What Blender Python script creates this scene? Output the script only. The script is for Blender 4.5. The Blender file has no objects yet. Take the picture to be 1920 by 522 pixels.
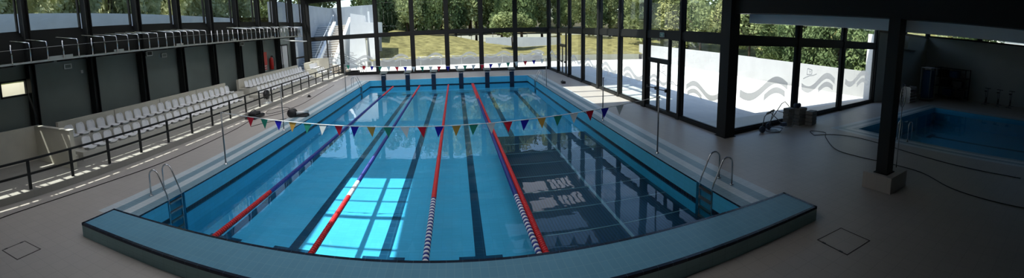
import bpy, math, random
from mathutils import Vector, Matrix
random.seed(7)
C = bpy.context.scene.collection
PI = math.pi
D = bpy.data
ORD = ['first','second','third','fourth','fifth','sixth','seventh','eighth','ninth','tenth','eleventh','twelfth',
       'thirteenth','fourteenth','fifteenth','sixteenth','seventeenth','eighteenth','nineteenth','twentieth',
       'twenty-first','twenty-second','twenty-third','twenty-fourth','twenty-fifth','twenty-sixth']
# ------------------------------------------------------------------ mesh builder
class MB:
    def __init__(s): s.v=[]; s.f=[]; s.m=[]; s.sm=[]
    def quad(s,a,b,c,d,mi=0):
        n=len(s.v); s.v+=[tuple(a),tuple(b),tuple(c),tuple(d)]; s.f.append((n,n+1,n+2,n+3)); s.m.append(mi); s.sm.append(False)
    def box(s,x0,x1,y0,y1,z0,z1,mi=0):
        n=len(s.v)
        s.v+=[(x0,y0,z0),(x1,y0,z0),(x1,y1,z0),(x0,y1,z0),(x0,y0,z1),(x1,y0,z1),(x1,y1,z1),(x0,y1,z1)]
        for f in ((3,2,1,0),(4,5,6,7),(0,1,5,4),(1,2,6,5),(2,3,7,6),(3,0,4,7)):
            s.f.append(tuple(n+i for i in f)); s.m.append(mi); s.sm.append(False)
        return s
    def sheet(s,x0,x1,y0,y1,z,mi=0):
        s.quad((x0,y0,z),(x1,y0,z),(x1,y1,z),(x0,y1,z),mi); return s
    def hexa(s,pts,mi=0):            # 8 points, bottom ring then top ring
        n=len(s.v); s.v+=[tuple(p) for p in pts]
        for f in ((3,2,1,0),(4,5,6,7),(0,1,5,4),(1,2,6,5),(2,3,7,6),(3,0,4,7)):
            s.f.append(tuple(n+i for i in f)); s.m.append(mi); s.sm.append(False)
        return s
    def beam(s,p,q,w,h,mi=0,z0=None):   # box between two plan points, width w across, heights h=(z0,z1)
        p=Vector((p[0],p[1],0)); q=Vector((q[0],q[1],0)); d=(q-p).normalized(); n=Vector((-d.y,d.x,0))*w/2
        z0,z1=h
        c=[p-n,q-n,q+n,p+n]
        return s.hexa([(a.x,a.y,z0) for a in c]+[(a.x,a.y,z1) for a in c],mi)
    def prism(s,poly,axis,a,b,mi=0):  # extrude 2D polygon along axis from a to b
        n=len(s.v); k=len(poly)
        def P(p,t):
            return (t,p[0],p[1]) if axis=='x' else ((p[0],t,p[1]) if axis=='y' else (p[0],p[1],t))
        s.v+=[P(p,a) for p in poly]+[P(p,b) for p in poly]
        s.f.append(tuple(n+i for i in reversed(range(k)))); s.f.append(tuple(n+k+i for i in range(k)))
        s.m+=[mi,mi]; s.sm+=[False,False]
        for i in range(k):
            j=(i+1)%k; s.f.append((n+i,n+j,n+k+j,n+k+i)); s.m.append(mi); s.sm.append(False)
        return s
    def tube(s,path,r,n=8,mi=0,caps=True,closed=False):
        path=[Vector(p) for p in path]; k=len(path); base=len(s.v); up=None
        for i,p in enumerate(path):
            if closed: t=(path[(i+1)%k]-path[i-1]).normalized()
            else: t=(path[min(i+1,k-1)]-path[max(i-1,0)]).normalized()
            if up is None:
                up=Vector((0,0,1)) if abs(t.z)<.9 else Vector((1,0,0))
            a=t.cross(up)
            if a.length<1e-5: a=t.cross(Vector((.3,1,.2)))
            a.normalize(); up=a.cross(t).normalized()
            rr=r[i] if isinstance(r,(list,tuple)) else r
            for j in range(n):
                an=2*PI*j/n; s.v.append(tuple(p+(a*math.cos(an)+up*math.sin(an))*rr))
        for i in range(k if closed else k-1):
            i2=(i+1)%k
            for j in range(n):
                j2=(j+1)%n
                s.f.append((base+i*n+j,base+i*n+j2,base+i2*n+j2,base+i2*n+j)); s.m.append(mi); s.sm.append(True)
        if caps and not closed:
            s.f.append(tuple(base+j for j in reversed(range(n)))); s.f.append(tuple(base+(k-1)*n+j for j in range(n)))
            s.m+=[mi,mi]; s.sm+=[False,False]
        return s
    def lathe(s,prof,c=(0,0,0),n=16,axis='z',mi=0):
        base=len(s.v); k=len(prof); c=Vector(c)
        for (r,h) in prof:
            for j in range(n):
                an=2*PI*j/n; x,y=r*math.cos(an),r*math.sin(an)
                p={'z':(x,y,h),'y':(x,h,y),'x':(h,x,y)}[axis]
                s.v.append(tuple(c+Vector(p)))
        for i in range(k-1):
            for j in range(n):
                j2=(j+1)%n
                s.f.append((base+i*n+j,base+i*n+j2,base+(i+1)*n+j2,base+(i+1)*n+j)); s.m.append(mi); s.sm.append(True)
        s.f.append(tuple(base+j for j in reversed(range(n)))); s.f.append(tuple(base+(k-1)*n+j for j in range(n)))
        s.m+=[mi,mi]; s.sm+=[False,False]
        return s
    def build(s,name,mats,parent=None,loc=None,bevel=0):
        me=D.meshes.new(name); me.from_pydata(s.v,[],s.f)
        if not isinstance(mats,(list,tuple)): mats=[mats]
        for m in mats: me.materials.append(m)
        me.polygons.foreach_set('material_index',s.m); me.polygons.foreach_set('use_smooth',s.sm); me.update()
        o=D.objects.new(name,me); C.objects.link(o)
        if parent is not None: o.parent=parent
        if loc: o.location=loc
        if bevel:
            b=o.modifiers.new('bevel','BEVEL'); b.width=bevel; b.segments=2; b.limit_method='ANGLE'
        return o
def tag(o,label=None,cat=None,group=None,kind=None):
    if label: o['label']=label
    if cat: o['category']=cat
    if group: o['group']=group
    if kind: o['kind']=kind
    return o
def empty(name,loc,label,cat,group=None,rz=0,kind=None):
    o=D.objects.new(name,None); C.objects.link(o); o.location=loc; o.rotation_euler=(0,0,rz); o.empty_display_size=.1
    return tag(o,label,cat,group,kind)
def dup(root,loc,label=None,rz=None,group=None):
    kids={}
    for o in D.objects:
        if o.parent is not None: kids.setdefault(o.parent.name,[]).append(o)
    def cp(o,par):
        c=o.copy(); C.objects.link(c); c.parent=par
        for k in kids.get(o.name,[]): cp(k,c)
        return c
    r=cp(root,None); r.location=loc
    if rz is not None: r.rotation_euler=(0,0,rz)
    if label: r['label']=label
    if group: r['group']=group
    return r
# ------------------------------------------------------------------ materials
def mat(name,col,rough=.6,metal=0,spec=.3,noise=0,nscale=3,bump=0,coord='Object'):
    m=D.materials.new(name); m.use_nodes=True; nt=m.node_tree; b=nt.nodes['Principled BSDF']
    b.inputs['Base Color'].default_value=(*col,1); b.inputs['Roughness'].default_value=rough
    b.inputs['Metallic'].default_value=metal; b.inputs['Specular IOR Level'].default_value=spec
    if noise or bump:
        tc=nt.nodes.new('ShaderNodeTexCoord'); n=nt.nodes.new('ShaderNodeTexNoise')
        n.inputs['Scale'].default_value=nscale; n.inputs['Detail'].default_value=5
        nt.links.new(tc.outputs[coord],n.inputs['Vector'])
        if noise:
            r=nt.nodes.new('ShaderNodeValToRGB')
            r.color_ramp.elements[0].position=.3; r.color_ramp.elements[1].position=.7
            r.color_ramp.elements[0].color=(*[c*(1-noise) for c in col],1)
            r.color_ramp.elements[1].color=(*[min(1,c*(1+noise)) for c in col],1)
            nt.links.new(n.outputs['Fac'],r.inputs['Fac']); nt.links.new(r.outputs['Color'],b.inputs['Base Color'])
        if bump:
            bp=nt.nodes.new('ShaderNodeBump'); bp.inputs['Strength'].default_value=bump; bp.inputs['Distance'].default_value=.01
            nt.links.new(n.outputs['Fac'],bp.inputs['Height']); nt.links.new(bp.outputs['Normal'],b.inputs['Normal'])
    return m
def tile(name,col,grout,w,h,mortar=.012,rough=.45,var=.06,offset=0.0,axes='xy',spec=.3):
    m=D.materials.new(name); m.use_nodes=True; nt=m.node_tree; b=nt.nodes['Principled BSDF']
    b.inputs['Roughness'].default_value=rough; b.inputs['Specular IOR Level'].default_value=spec
    tc=nt.nodes.new('ShaderNodeTexCoord'); br=nt.nodes.new('ShaderNodeTexBrick')
    br.offset=offset; br.inputs['Scale'].default_value=1
    br.inputs['Brick Width'].default_value=w; br.inputs['Row Height'].default_value=h
    br.inputs['Mortar Size'].default_value=mortar; br.inputs['Mortar Smooth'].default_value=.2
    br.inputs['Color1'].default_value=(*[c*(1-var) for c in col],1); br.inputs['Color2'].default_value=(*[min(1,c*(1+var)) for c in col],1)
    br.inputs['Mortar'].default_value=(*grout,1)
    src=tc.outputs['Object']
    if axes!='xy':
        sp=nt.nodes.new('ShaderNodeSeparateXYZ'); cb=nt.nodes.new('ShaderNodeCombineXYZ'); nt.links.new(src,sp.inputs[0])
        for i,a in enumerate(axes): nt.links.new(sp.outputs['xyz'.index(a)],cb.inputs[i])
        src=cb.outputs[0]
    nt.links.new(src,br.inputs['Vector'])
    n=nt.nodes.new('ShaderNodeTexNoise'); n.inputs['Scale'].default_value=.6; n.inputs['Detail'].default_value=4
    nt.links.new(tc.outputs['Object'],n.inputs['Vector'])
    mx=nt.nodes.new('ShaderNodeMix'); mx.data_type='RGBA'; mx.blend_type='MULTIPLY'; mx.inputs[0].default_value=.25
    nt.links.new(br.outputs['Color'],mx.inputs[6]); nt.links.new(n.outputs['Color'],mx.inputs[7])
    rgb=nt.nodes.new('ShaderNodeRGBToBW'); nt.links.new(n.outputs['Color'],rgb.inputs[0]); nt.links.new(rgb.outputs[0],mx.inputs[7])
    nt.links.new(mx.outputs[2],b.inputs['Base Color'])
    return m
def glassy(name,tint,boost=1.0,ripple=0,rough=0.0,ior=1.33,rscale=3):
    m=D.materials.new(name); m.use_nodes=True; nt=m.node_tree; nt.nodes.clear()
    out=nt.nodes.new('ShaderNodeOutputMaterial'); mx=nt.nodes.new('ShaderNodeMixShader')
    tr=nt.nodes.new('ShaderNodeBsdfTransparent'); tr.inputs['Color'].default_value=(*tint,1)
    gl=nt.nodes.new('ShaderNodeBsdfGlossy'); gl.inputs['Roughness'].default_value=rough
    fr=nt.nodes.new('ShaderNodeLayerWeight'); fr.inputs['Blend'].default_value=.5     # Schlick: no false total reflection on the back face
    pw=nt.nodes.new('ShaderNodeMath'); pw.operation='POWER'; pw.inputs[1].default_value=5; nt.links.new(fr.outputs['Facing'],pw.inputs[0])
    f0=((ior-1)/(ior+1))**2
    ma=nt.nodes.new('ShaderNodeMath'); ma.operation='MULTIPLY_ADD'; ma.inputs[1].default_value=1-f0; ma.inputs[2].default_value=f0
    nt.links.new(pw.outputs[0],ma.inputs[0]); fac=ma.outputs[0]
    if boost!=1:
        mu=nt.nodes.new('ShaderNodeMath'); mu.operation='MULTIPLY'; mu.use_clamp=True; mu.inputs[1].default_value=boost
        nt.links.new(fac,mu.inputs[0]); fac=mu.outputs[0]
    nt.links.new(fac,mx.inputs[0]); nt.links.new(tr.outputs[0],mx.inputs[1]); nt.links.new(gl.outputs[0],mx.inputs[2])
    nt.links.new(mx.outputs[0],out.inputs[0])
    if ripple:
        tc=nt.nodes.new('ShaderNodeTexCoord'); n=nt.nodes.new('ShaderNodeTexNoise'); n.inputs['Scale'].default_value=rscale
        n.inputs['Detail'].default_value=2
        nt.links.new(tc.outputs['Object'],n.inputs['Vector'])
        bp=nt.nodes.new('ShaderNodeBump'); bp.inputs['Strength'].default_value=ripple; bp.inputs['Distance'].default_value=.02
        nt.links.new(n.outputs['Fac'],bp.inputs['Height'])
        nt.links.new(bp.outputs[0],gl.inputs['Normal']); nt.links.new(bp.outputs[0],fr.inputs['Normal'])
    return m
def film(name,col,a):
    m=D.materials.new(name); m.use_nodes=True; nt=m.node_tree; nt.nodes.clear()
    out=nt.nodes.new('ShaderNodeOutputMaterial'); mx=nt.nodes.new('ShaderNodeMixShader')
    tr=nt.nodes.new('ShaderNodeBsdfTransparent'); df=nt.nodes.new('ShaderNodeBsdfTranslucent'); df.inputs[0].default_value=(*col,1)
    tr.inputs[0].default_value=(.92,.9,.88,1)
    mx.inputs[0].default_value=a
    nt.links.new(tr.outputs[0],mx.inputs[1]); nt.links.new(df.outputs[0],mx.inputs[2]); nt.links.new(mx.outputs[0],out.inputs[0])
    return m
def leafmat(name,c1,c2,tr=.35):
    m=D.materials.new(name); m.use_nodes=True; nt=m.node_tree; nt.nodes.clear()
    out=nt.nodes.new('ShaderNodeOutputMaterial'); mx=nt.nodes.new('ShaderNodeMixShader'); mx.inputs[0].default_value=tr
    df=nt.nodes.new('ShaderNodeBsdfDiffuse'); tl=nt.nodes.new('ShaderNodeBsdfTranslucent')
    tc=nt.nodes.new('ShaderNodeTexCoord'); n=nt.nodes.new('ShaderNodeTexNoise'); n.inputs['Scale'].default_value=1.2; n.inputs['Detail'].default_value=6
    r=nt.nodes.new('ShaderNodeValToRGB'); r.color_ramp.elements[0].position=.35; r.color_ramp.elements[1].position=.68
    r.color_ramp.elements[0].color=(*c1,1); r.color_ramp.elements[1].color=(*c2,1)
    nt.links.new(tc.outputs['Object'],n.inputs['Vector']); nt.links.new(n.outputs['Fac'],r.inputs['Fac'])
    nt.links.new(r.outputs[0],df.inputs[0]); nt.links.new(r.outputs[0],tl.inputs[0])
    nt.links.new(df.outputs[0],mx.inputs[1]); nt.links.new(tl.outputs[0],mx.inputs[2]); nt.links.new(mx.outputs[0],out.inputs[0])
    return m
M={}
M['deck']=tile('deck_tile',(.46,.425,.385),(.39,.36,.325),.3,.3,.006,.40,.02,spec=.5)
M['plat']=tile('platform_screed',(.36,.345,.31),(.3,.29,.26),.6,.6,.006,.7,.04)
M['annexdeck']=M['deck']
M['band_blue']=tile('edge_tile_blue',(.21,.33,.39),(.16,.26,.31),.25,.12,.006,.35,.05)
M['band_light']=tile('edge_tile_light',(.56,.63,.65),(.45,.52,.54),.25,.12,.006,.35,.04)
M['kerbtop']=tile('kerb_top_tile',(.14,.35,.48),(.22,.42,.52),.25,.125,.004,.35,.03,axes='yx')
M['kerbface']=tile('kerb_face_tile',(.30,.46,.46),(.24,.36,.36),.25,.125,.004,.35,.03,axes='xz')
M['trim']=tile('navy_trim_tile',(.012,.022,.045),(.05,.08,.11),.25,.125,.005,.25,.1)
M['poolwall']=tile('pool_wall_tile',(.08,.50,.76),(.065,.41,.62),.25,.125,.004,.3,.04,axes='yz')
M['poolwallx']=tile('pool_end_tile',(.08,.50,.76),(.065,.41,.62),.25,.125,.004,.3,.04,axes='xz')
M['poolfloor']=tile('pool_floor_tile',(.13,.50,.74),(.11,.43,.65),.25,.125,.004,.3,.03)
M['lane']=tile('lane_line_tile',(.012,.060,.12),(.05,.13,.20),.25,.25,.006,.3,.1)
M['water']=glassy('pool_water',(.66,.93,.99),1.0,.10,0,1.33,2.2)
M['glass']=glassy('window_glass',(.93,.96,.95),1.0,0,0,1.45)
M['steel']=mat('dark_steel',(.012,.013,.013),.5,0,.3)
M['inox']=mat('stainless_tube',(.55,.57,.58),.22,1,.5)
M['greypole']=mat('grey_pole_metal',(.22,.23,.23),.35,.8,.5)
M['wallgrey']=mat('wall_grey_green_paint',(.19,.22,.205),.75,0,.2,.08,.7)
M['beige']=mat('beige_render',(.66,.63,.53),.8,0,.2,.06,1.5)
M['step']=mat('stand_concrete',(.60,.58,.51),.8,0,.2,.06,2)
M['seat']=mat('white_seat_plastic',(.82,.82,.82),.35,0,.4)
M['bracket']=mat('galvanised_bracket',(.5,.51,.5),.4,.7,.4)
M['black']=mat('black_plastic',(.015,.015,.016),.45,0,.4,.15,20)
M['rubber']=mat('black_rubber',(.02,.02,.02),.7,0,.2)
M['cable']=mat('black_cable',(.025,.022,.02),.6,0,.2)
M['white']=mat('white_render',(.80,.80,.79),.8,0,.2,.04,.8)
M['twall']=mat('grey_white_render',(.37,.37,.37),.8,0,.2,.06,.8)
M['terrace']=tile('terrace_paving',(.74,.72,.68),(.62,.6,.57),1.0,1.0,.012,.8,.03)
M['grey']=mat('grey_concrete',(.30,.32,.34),.85,0,.2,.08,.8)
M['lowwall']=mat('low_wall_render',(.60,.60,.59),.85,0,.2,.06,1)
M['lawnwall']=mat('grey_lawn_wall',(.20,.205,.21),.85,0,.2,.08,1)
M['treads']=mat('terracotta_treads',(.46,.39,.33),.85,0,.2,.08,2)
M['grass']=mat('dry_grass',(.155,.138,.055),.95,0,.1,.45,1.2,.4)
M['bank']=mat('bank_grass',(.14,.135,.05),.95,0,.1,.5,.8,.4)
M['trunk']=mat('tree_bark',(.07,.05,.035),.9,0,.1,.3,6,.4)
M['leafA']=leafmat('leaf_mid',(.10,.14,.06),(.46,.50,.24))
M['leafB']=leafmat('leaf_dark',(.055,.09,.04),(.27,.34,.15))
M['leafD']=leafmat('leaf_painted_sun',(.34,.38,.22),(.80,.82,.56),.6)  # leaf copy lightened to stand in for sun on the shaded left crowns
M['leafC']=leafmat('leaf_olive',(.10,.12,.05),(.42,.42,.18))
M['ceil']=mat('dark_profiled_ceiling',(.05,.052,.052),.6,0,.3)
M['annexceil']=mat('annex_ceiling',(.22,.23,.23),.8,0,.2)
M['annexwall']=mat('annex_wall_paint',(.48,.50,.47),.8,0,.2,.06,.6)
M['fascia']=mat('white_fascia',(.80,.84,.86),.5,0,.3)
M['red']=mat('red_float',(.55,.015,.02),.35,0,.4)
M['blue']=mat('blue_float',(.015,.03,.22),.35,0,.4)
M['whitef']=mat('white_float',(.72,.74,.76),.35,0,.4)
M['pr']=mat('pennant_red',(.50,.01,.03),.6); M['pb']=mat('pennant_blue',(.008,.008,.33),.6)
M['pg']=mat('pennant_green',(.02,.24,.16),.6); M['py']=mat('pennant_yellow',(.52,.30,.06),.6)
M['pw']=mat('pennant_white',(.6,.66,.66),.6)
M['cord']=mat('white_cord',(.75,.77,.77),.6)
M['film']=film('frosted_film',(.62,.60,.58),.68)
M['redpaint']=mat('red_fire_paint',(.45,.02,.015),.4,0,.4)
M['doorwhite']=mat('door_light_panel',(.62,.64,.64),.5)
M['exit']=mat('exit_sign_green',(.04,.28,.20),.4)
M['navy']=mat('navy_panel',(.010,.022,.05),.35,0,.4)
M['seam']=mat('panel_seam',(.22,.27,.30),.5)
M['blockpad']=mat('grey_foam_block',(.27,.26,.24),.9,0,.1,.1,6)
M['blocktop']=mat('grey_green_block_top',(.12,.14,.13),.7,0,.2,.1,6)
M['bluewheel']=mat('blue_grey_wheel',(.05,.07,.11),.5)
M['foam']=mat('pale_foam_grip',(.45,.44,.40),.8)
M['orange']=mat('parapet_light',(.55,.52,.45),.8)
M['mat_blue']=mat('blue_mat',(.02,.07,.16),.6)
M['hatch']=mat('hatch_frame',(.06,.05,.045),.6)
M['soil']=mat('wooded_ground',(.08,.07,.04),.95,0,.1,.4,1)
M['brick']=mat('house_wall_pink',(.5,.36,.32),.85,0,.1,.1,3)
def opal(name,T):
    m=D.materials.new(name); m.use_nodes=True; nt=m.node_tree; nt.nodes.clear()
    out=nt.nodes.new('ShaderNodeOutputMaterial'); tl=nt.nodes.new('ShaderNodeBsdfTranslucent'); tl.inputs[0].default_value=(*T,1)
    nt.links.new(tl.outputs[0],out.inputs[0]); return m
M['opal']=opal('opal_sheet',(.92,.91,.89)); M['opalgrey']=opal('opal_sheet_grey',(.34,.34,.36))
# profiled panel (ribs) material for the submerged panels
def ribbed(m,scale,axis):
    nt=m.node_tree; b=nt.nodes['Principled BSDF']; tc=nt.nodes.new('ShaderNodeTexCoord'); w=nt.nodes.new('ShaderNodeTexWave')
    w.bands_direction=axis; w.inputs['Scale'].default_value=scale; nt.links.new(tc.outputs['Object'],w.inputs[0])
    r=nt.nodes.new('ShaderNodeMix'); r.data_type='RGBA'; c=b.inputs['Base Color'].default_value
    r.inputs[6].default_value=(c[0]*.45,c[1]*.45,c[2]*.45,1); r.inputs[7].default_value=(c[0]*1.5,c[1]*1.5,c[2]*1.5,1)
    nt.links.new(w.outputs['Fac'],r.inputs[0]); nt.links.new(r.outputs[2],b.inputs['Base Color'])
ribbed(M['navy'],4.0,'X'); ribbed(M['ceil'],1.2,'Y')
# ------------------------------------------------------------------ key dimensions (metres, floor = 0, camera gallery at origin)
XL,XR,YN,YF=-6.82,5.60,5.70,31.0       # pool basin
ZW=-.50                                 # water level
def zfl(y): return -1.42+max(0,(y-9)/(YF-9))*.55   # pool floor, shelving up to the far end
H=3.8
GR=lambda y:8.35+(35.1-y)*(.62/24.05)   # plan line of the right glazing
GF=lambda x:35.1+(8.35-x)*.036          # plan line of the far glazing
GA=lambda x:11.10+(x-9.0)*.10           # plan line of the annex glazing
RZ=lambda x:7.8-(x+14)*.045             # underside of the roof
SUN=Vector((.55,.15,-1.0))
# ------------------------------------------------------------------ floor with basins
def floor_grid(name,xs,ys,hole,mat_,z0=-.25,z1=0):
    m=MB()
    for i in range(len(xs)-1):
        for j in range(len(ys)-1):
            if hole(.5*(xs[i]+xs[i+1]),.5*(ys[j]+ys[j+1])): continue
            m.quad((xs[i],ys[j],z1),(xs[i+1],ys[j],z1),(xs[i+1],ys[j+1],z1),(xs[i],ys[j+1],z1))
    return m.build(name,mat_)
SX0,SX1,SY0,SY1=14.35,23.2,-2.4,8.85    # small pool
BW=1.12
m=MB()
def fq(x0,x1,y0,y1): m.quad((x0,y0,0),(x1,y0,0),(x1,y1,0),(x0,y1,0))
fq(-14.2,9.1,-3.2,YN-.9); fq(-14.2,XL-BW,YN-.9,36.2); fq(XR+BW,9.1,YN-.9,36.2); fq(XL-BW,XL,YN-.9,YN+.2); fq(XR,XR+BW,YN-.9,YN+.2); fq(XL-BW,XR+BW,YF+.35,36.2)
fq(9.1,SX0-.85,-3.2,13.2); fq(SX1+.85,29.8,-3.2,13.2); fq(SX0-.85,SX1+.85,SY1+.85,13.2)
tag(m.build('floor',M['deck']),'beige small-tiled deck floor around both pools','floor',kind='structure')
# pool edge bands
m=MB()
bands=[(0,.30,0),(.30,.56,1),(.56,.84,0),(.84,BW,1)]
for a,b,k in bands:
    m.quad((XL-b,YN+.2,0),(XL-a,YN+.2,0),(XL-a,YF+.0,0),(XL-b,YF+.0,0),k)
    m.quad((XR+a,YN+.2,0),(XR+b,YN+.2,0),(XR+b,YF+.0,0),(XR+a,YF+.0,0),k)
m.quad((XL-BW,YF,0),(XR+BW,YF,0),(XR+BW,YF+.35,0),(XL-BW,YF+.35,0),1)
tag(m.build('trim_1',[M['band_blue'],M['band_light']]),'blue and pale tile bands bordering the big pool','pool edge',kind='structure')
# basin walls with ladder recesses
NL=(7.25,7.95); NR=(7.25,7.95); NFL=(27.6,28.3); NFR=(27.6,28.3)
m=MB()
def side(x,s,nich):
    ys=[YN]; 
    for a,b in nich: ys+=[a,b]
    ys.append(YF)
    zb=-2.0
    for i in range(0,len(ys)-1):
        inn=(i%2==1); xx=x+s*(.16 if inn else 0)
        m.quad((xx,ys[i],zb),(xx,ys[i+1],zb),(xx,ys[i+1],0),(xx,ys[i],0),0)
        if inn:
            m.quad((x,ys[i],zb),(xx,ys[i],zb),(xx,ys[i],0),(x,ys[i],0),0); m.quad((x,ys[i+1],zb),(xx,ys[i+1],zb),(xx,ys[i+1],0),(x,ys[i+1],0),0)
        else:
            y0,y1=ys[i],ys[i+1]
            m.box(min(x,x-s*.004),max(x,x-s*.004),y0,y1,-.035,.004,1)            # dark arris
            m.box(min(x,x-s*.012),max(x,x-s*.012),y0,y1,ZW-.09,ZW+.05,1)         # waterline band
side(XL,-1,[NL,NFL]); tag(m.build('wall_pool_left',[M['poolwall'],M['trim']]),'bright blue tiled left side wall of the big pool','pool wall',kind='structure')
m=MB(); side(XR,1,[NR,NFR]); tag(m.build('wall_pool_right',[M['poolwall'],M['trim']]),'bright blue tiled right side wall of the big pool','pool wall',kind='structure')
m=MB(); m.quad((XL-.2,YN,-2),(XR+.2,YN,-2),(XR+.2,YN,.3),(XL-.2,YN,.3))
tag(m.build('wall_pool_near',M['poolwallx']),'blue tiled near end wall of the big pool','pool wall',kind='structure')
m=MB(); m.quad((XL-.2,YF,-2),(XR+.2,YF,-2),(XR+.2,YF,0),(XL-.2,YF,0)); m.box(XL,XR,YF-.012,YF,ZW-.09,ZW+.05,1)
tag(m.build('wall_pool_far',[M['poolwallx'],M['trim']]),'blue tiled far end wall of the big pool','pool wall',kind='structure')
# pool floor with lane lines
LC=[-6.08,-4.12,-1.83,.42,2.55,4.55]
LF=[-5.55,-3.50,-1.52,.42,2.36,4.30]     # the six lane lines close up slightly at the shallow end
m=MB()
ysl=[YN-.1]+[YN+i*(YF-YN)/24 for i in range(1,25)]
for j in range(len(ysl)-1):
    y0,y1=ysl[j],ysl[j+1]
    m.quad((XL-.2,y0,zfl(y0)),(XR+.2,y0,zfl(y0)),(XR+.2,y1,zfl(y1)),(XL-.2,y1,zfl(y1)),0)
pf=m.build('floor_pool',M['poolfloor']); tag(pf,'turquoise tiled floor of the big pool under water','pool floor',kind='structure')
for i in range(6):
    m=MB(); y0,y1=8.52,29.2; n=14
    for k in range(n):
        a,b=y0+(y1-y0)*k/n,y0+(y1-y0)*(k+1)/n
        xa,xb=[LC[i]+(LF[i]-LC[i])*(t-8)/22 for t in (a,b)]
        m.quad((xa-.125,a,zfl(a)+.004),(xa+.125,a,zfl(a)+.004),(xb+.125,b,zfl(b)+.004),(xb-.125,b,zfl(b)+.004))
    for (yt,xt) in ((y0,LC[i]),(y1,LF[i])):
        m.quad((xt-.5,yt-.12,zfl(yt)+.006),(xt+.5,yt-.12,zfl(yt)+.006),(xt+.5,yt+.13,zfl(yt)+.006),(xt-.5,yt+.13,zfl(yt)+.006))
    o=m.build('lane_marking',M['lane'])
    tag(o,f'dark tiled lane line on the pool floor, {ORD[i]} lane from the left wall','lane line','lane lines on the pool floor',kind='structure')
# wall targets
m=MB()
BX=[-5.72,-3.80,-1.76,.38,2.42,4.36]
# water
m=MB(); m.quad((XL+.001,YN,ZW),(XR-.001,YN,ZW),(XR-.001,YF-.001,ZW),(XL+.001,YF-.001,ZW))
tag(m.build('pool_water',M['water']),'clear blue water filling the big swimming pool','water',kind='stuff')
# dark submerged panels in the right lanes
t=empty('submerged_platform',(0,0,0),'dark ribbed panel platform with pale seams under water in the two right lanes','platform')
rows=[5.80+1.18*i for i in range(10)]
zp=-.80
for i in range(len(rows)-1):
    for (a,b) in ((1.66,3.62),(3.70,5.52)):
        MB().box(a,b,rows[i]+.025,rows[i+1]-.025,zp-.06,zp).build('panel',M['navy'],t)
sm=MB()
for y in rows: sm.box(1.66,5.52,y-.018,y+.018,zp-.05,zp+.006)
sm.box(3.62,3.70,rows[0],rows[-1],zp-.05,zp+.008)
sm.build('seam',M['seam'],t)
# near kerb
KX0,KX1,KY0,KY1,KZ=-7.08,6.40,4.78,5.72,.30
m=MB(); m.box(KX0,KX1,KY0,KY1,0,KZ,1)
m.f.pop(1); m.m.pop(1); m.sm.pop(1)
m.quad((KX0,KY0,KZ),(KX1,KY0,KZ),(KX1,KY1,KZ),(KX0,KY1,KZ),0)
tag(m.build('trim_2',[M['kerbtop'],M['kerbface']]),'raised blue-tiled kerb across the near end of the pool','pool kerb',kind='structure')
m=MB(); e=.055; z=KZ
for (x0,x1,y0,y1) in ((KX0,KX1,KY0-.004,KY0+e),(KX0,KX1,KY1-e,KY1+.004),(KX0-.004,KX0+e,KY0,KY1),(KX1-e,KX1+.004,KY0,KY1)):
    m.box(x0,x1,y0,y1,z-.05,z+.004)
tag(m.build('trim_3',M['trim']),'navy tile edging around the top of the near kerb','kerb trim',kind='structure')
# ------------------------------------------------------------------ lane ropes
def rope(x0,x1,sections,label,y0=5.85,y1=30.85):
    t=empty('lane_rope',(x0,y0,ZW),label,'lane rope','lane ropes')
    p=lambda y:(x0+(x1-x0)*(y-y0)/(y1-y0)-x0,y-y0,.0)
    MB().tube([p(y0+(y1-y0)*i/10) for i in range(11)],.012,5).build('cable',M['cord'],t)
    proto={}
    for c in ('red','blue','whitef'):
        me=MB().lathe([(.02,-.034),(.058,-.030),(.068,-.012),(.068,.012),(.058,.030),(.02,.034)],(0,0,0),10,'y')
        o=me.build('float',M[c],t); proto[c]=o
    used={c:False for c in proto}
    def colour(y):
        for a,b,c in sections:
            if a<=y<b:
                if '/' in c:
                    k=c.split('/'); return k[int(y/.075)%2]
                return c
        return 'blue'
    far={}; y=y0+.08; cnt=0
    while y<y1-.05:
        c=colour(y)
        if cnt<97:
            o=proto[c]
            if used[c]:
                o=o.copy(); C.objects.link(o); o.parent=t
            used[c]=True; o.location=p(y); cnt+=1; y+=.075
        else:
            far.setdefault(c,MB()).lathe([(.02,-.034),(.064,-.026),(.064,.026),(.02,.034)],p(y),8,'y'); y+=.078
    for c in proto:
        if not used[c]: D.objects.remove(proto[c])
    allm=MB(); cs=list(far)
    for k,c in enumerate(cs):
        n=len(allm.v); allm.v+=far[c].v; allm.f+=[tuple(i+n for i in f) for f in far[c].f]; allm.m+=[k]*len(far[c].f); allm.sm+=far[c].sm
    tag(allm.build('float_run',[M[c] for c in cs],t),kind='stuff')
    return t
rope(-5.28,-4.95,[(0,9.8,'red'),(9.8,26.3,'blue'),(26.3,40,'red')],'lane rope nearest the left wall, red near end then blue')
rope(-2.96,-2.86,[(0,9.9,'red'),(9.9,10.9,'whitef'),(10.9,25.3,'blue'),(25.3,40,'red')],'lane rope crossing the sunlit patch, red then white then blue')
rope(-.70,-.62,[(0,9.8,'blue/whitef'),(9.8,21,'red'),(21,40,'red')],'middle lane rope, striped blue and white near end')
rope(1.60,1.30,[(0,16,'red'),(16,24,'red'),(24,40,'red')],'all red lane rope beside the dark submerged panels')
rope(1.46,1.20,[(0,9.8,'blue/whitef'),(9.8,24,'blue'),(24,40,'red')],'blue and white lane rope lying against the all red one')
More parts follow.
